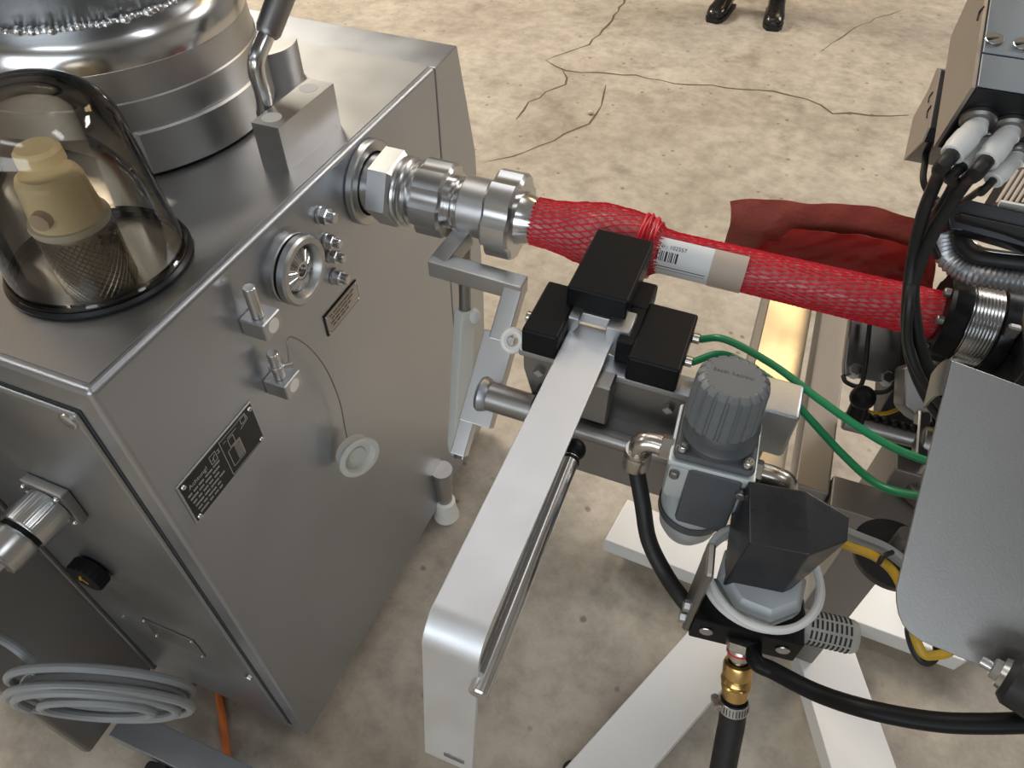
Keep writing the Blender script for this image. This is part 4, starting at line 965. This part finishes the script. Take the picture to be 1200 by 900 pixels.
b = B(); tube(b, [P(1071, 315, .70), P(1066, 350, .69), P(1064, 400, .71), P(1078, 440, .72), P(1098, 470, .735), P(1120, 500, .75)], .0045, 10, 8)
tag(obj('plug_cable', b, 'blackmat'), 'black cable joining the bundle in front of the red casing', 'cable', 'black cables from the control box')
sb = thing('sensor_box', 'small dark box behind the larger control box', 'box', (.72, .62, 1.1))
XS = .69
lf2 = [PX(1100, 80, XS), PX(1090, 105, XS), PX(1072, 138, XS), PX(1061, 188, XS), PX(1083, 166, XS), PX(1090, 150, XS), PX(1103, 82, XS)]
b = B(); prism(b, lf2, (.05, 0, 0), .001, 1); obj('box_body', b, 'anod', sb, 20)
b = B(); prism(b, [p + V((-.002, 0, 0)) for p in lf2], (.002, 0, 0)); obj('side_plate', b, 'tan', sb)
for pa_, pb_ in (((1093, 108), (1088, 120)), ((1091, 124), (1086, 138))):
    b = B(); tube(b, [PX(*pa_, XS - .0025), PX((pa_[0] + pb_[0]) / 2 - 1.5, (pa_[1] + pb_[1]) / 2, XS - .0025), PX(*pb_, XS - .0025)], .0009, 6, 4); obj('vent_slot', b, 'ink', sb)
g = P(1086, 171, .88); b = B(); lathe(b, g, (0, -1, -.3), [(0, 0), (0, .0085), (.003, .0085), (.006, .006), (.006, 0)], 20); obj('cable_gland', b, 'cable', sb)
b = B(); tube(b, [g, P(1084, 190, .87), P(1082, 210, .86), P(1088, 225, .86), P(1105, 240, .86)], .0038, 10, 8); tag(obj('sensor_cable', b, 'blackmat'), 'black cable hanging from the small sensor box', 'cable')

# ================================================================== GREY TRAY
ty = thing('sheet_tray', 'plain grey sheet metal tray with rounded corner at the right', 'tray', (.8, .18, .98))
cor = [(1115, 422, .60), (1300, 490, .57), (1300, 838, .545), (1168, 788, .585), (1090, 756, .605), (1077, 750, .607), (1066, 742, .61), (1058, 732, .61), (1053, 720, .613), (1050.5, 706, .613), (1050, 690, .613)]
pl_n = None; A0, A1, A2 = P(*cor[0]), P(1200, 453, .587), P(1050, 690, .613)
nrm = (A1 - A0).cross(A2 - A0).normalized()
pts = []
for x, y, d in cor:
    r_ = ray(x, y); pts.append(CAM + r_ * ((A0 - CAM).dot(nrm) / r_.dot(nrm)))
b = B(); prism(b, pts, nrm * (.002 if nrm.dot(CF) > 0 else -.002), .0005, 1); obj('tray_sheet', b, 'tray', ty)
# rolled lip at the upper left corner, folding back
lp = [A0 + (CF * .002), P(1108, 424, .612), P(1100, 432, .625), P(1092, 442, .645)]
b = B(); ll = [A0, P(1109, 423, .606), P(1101, 430, .616), P(1094, 439, .63)]; dl = (A2 - A0).normalized() * .03
prv = None; rows = [[b.verts.new(p), b.verts.new(p + dl)] for p in spline(ll, 4)]
for r1_, r2_ in zip(rows, rows[1:]): b.faces.new([r1_[0], r2_[0], r2_[1], r1_[1]])
bmesh.ops.recalc_face_normals(b, faces=b.faces); bmesh.ops.solidify(b, geom=b.faces[:], thickness=.002); obj('rolled_lip', b, 'tray', ty)
tk = thing('tray_knob', 'black round knob with hex bolt at the right edge of the tray', 'knob', P(1195, 830, .57))
k0 = P(1172, 787, .575); k1 = P(1215, 812, .56); kd = (k1 - k0).normalized()
b = B(); lathe(b, k0, kd, [(.004, 0), (.004, .017), (.009, .0215), (.04, .0225), (.06, .02), (.06, 0)], 32); obj('knob_body', b, 'blackmat', tk)
b = B(); lathe(b, k0, kd, [(0, 0), (0, .0125), (.004, .0135), (.0045, 0)], 28); obj('washer', b, 'bright', tk)
b = B(); hexa(b, k0, kd * -1, .0085, .006); obj('hex_bolt', b, 'polish', tk, 20)
b = B(); cyl(b, k0 - kd * .006, k0 - kd * .014, .0045, seg=14); obj('stud_end', b, 'bright', tk)

# yellow-black cable pieces under the tray
yc = thing('yellow_cable', 'yellow cable with black sleeve curving between valve hood and tray', 'cable', P(1040, 690, .9))
b = B(); tube(b, [P(975, 632, .84), P(1000, 642, .84), P(1025, 652, .83), P(1045, 668, .82), P(1058, 690, .81), P(1072, 715, .8)], .0055, 10, 8); obj('sheath', b, 'yellow', yc)
b = B(); tube(b, [P(985, 622, .87), P(1010, 632, .86), P(1040, 645, .85), P(1070, 668, .84)], .0075, 10, 8); obj('grey_sleeve', b, 'cable', yc)
b = B(); tube(b, [P(1030, 660, .825), P(1035, 652, .82), P(1046, 647, .825)], .003, 8, 6); obj('cable_tie', b, 'blackmat', yc)
dsc = thing('black_disc', 'round black disc guard below the yellow cable', 'guard', P(1040, 700, .95))
p = P(1042, 655, .93); b = B(); lathe(b, p, (0, 0, 1), [(0, 0), (0, .046), (.012, .05), (.016, .05), (.016, 0)], 40); obj('disc', b, 'blackmat', dsc)
b = B(); cyl(b, p + V((0, 0, .016)), p + V((0, 0, .06)), .012, seg=20); obj('spindle', b, 'darksteel', dsc)
yl = thing('cable_loop', 'yellow and black cable loop hanging below the tray edge', 'cable', P(1085, 775, .75))
b = B(); tube(b, [P(1075, 690, .68), P(1070, 728, .73), P(1073, 748, .74), P(1082, 766, .74), P(1094, 768, .74), P(1112, 764, .74), P(1125, 750, .74)], .0048, 10, 8); obj('yellow_sheath', b, 'yellow', yl)
b = B(); tube(b, [P(1078, 690, .69), P(1066, 730, .74), P(1068, 752, .75), P(1077, 771, .75), P(1088, 776, .75), P(1098, 766, .75), P(1098, 750, .75)], .0045, 10, 8); obj('black_sheath', b, 'blackmat', yl)
b = B(); tube(b, [P(1010, 478, 1.0), P(1022, 484, 1.0), P(1040, 484, 1.0), P(1060, 476, 1.0)], .003, 8, 8); tag(obj('thin_cable', b, 'yellow'), 'thin yellow brown cable loop behind the ball grip', 'cable')
for i, (q, lbl) in enumerate((([(1020, 375, .985), (1017, 400, .985), (1014, 430, .985), (1008, 452, .985), (992, 448, .985), (988, 440, .99)], 'thin black cable across the bolted plate, left of two'), ([(1056, 378, .985), (1058, 410, .985), (1054, 440, .985), (1040, 458, .985), (1015, 460, .985)], 'thin black cable across the bolted plate, right of two'))):
    b = B(); tube(b, [P(*t) for t in q], .0032, 8, 8); tag(obj('thin_cable', b, 'blackmat'), lbl, 'cable')

# ================================================================== PERSON IN THE BACKGROUND
pe = thing('person', 'person in black boots and dark trousers standing on the concrete behind', 'person', (.2, 4.05, 0))
def boot(pos, yaw):
    o = V(pos); R = rotz(yaw); b = B(); rings = []
    secs = [(-.17, .028, .0, .045), (-.155, .044, .0, .06), (-.11, .052, .0, .078), (-.05, .05, .0, .09), (0, .045, .0, .115), (.05, .046, 0, .14), (.09, .043, 0, .14), (.105, .03, 0, .13)]
    for y, hw, z0, z1 in secs:
        rings.append([b.verts.new(o + R @ V((hw * math.cos(t) * (1 if math.sin(t) > -.2 else .98), y, z0 + .014 + (z1 - z0 - .014) * max(0, (math.sin(t) * .5 + .5)) ** .9))) for t in [2 * PI * k / 16 for k in range(16)]])
    for A, Bq in zip(rings, rings[1:]):
        for k in range(16): b.faces.new([A[k], A[(k + 1) % 16], Bq[(k + 1) % 16], Bq[k]])
    b.faces.new(rings[0][::-1]); b.faces.new(rings[-1]); bmesh.ops.recalc_face_normals(b, faces=b.faces)
    lathe(b, o + R @ V((0, .05, .1)), (0, 0, 1), [(0, .044), (.06, .048), (.14, .052), (.14, 0)], 20); up = obj('boot', b, 'boot', pe, 60)
    b = B(); prism(b, [o + R @ V((x, y, 0)) for x, y in ((-.03, -.178), (.03, -.178), (.05, -.14), (.055, -.09), (.05, 0), (.046, .1), (-.046, .1), (-.05, 0), (-.055, -.09), (-.05, -.14))], (0, 0, .022), .003, 2); obj('sole', b, 'blackmat', pe)
    return up
B1 = PZ(840, 27, 0) + V((.0, .16, 0)); B2 = PZ(901, 35, 0) + V((0, .16, 0))
boot(B1, -.15); boot(B2, .1)
b = B(); 
for s, bo in ((0, B1), (1, B2)):
    x = bo.x; tube(b, [V((x, bo.y + .05, .12)), V((x * .98 + .002, bo.y + .05, .3)), V((x * .9 + .02, bo.y + .03, .5)), V((x * .8 + .05, bo.y + .04, .75)), V((x * .75 + .06, bo.y + .05, .92))], .07, 18, 6, True, lambda i, n: .062 + .03 * i / n)
lathe(b, V((.21, B1.y + .06, .85)), (0, 0, 1), [(0, .12), (.05, .17), (.15, .165), (.2, .15), (.2, 0)], 24); obj('trousers', b, 'cloth', pe, 60)
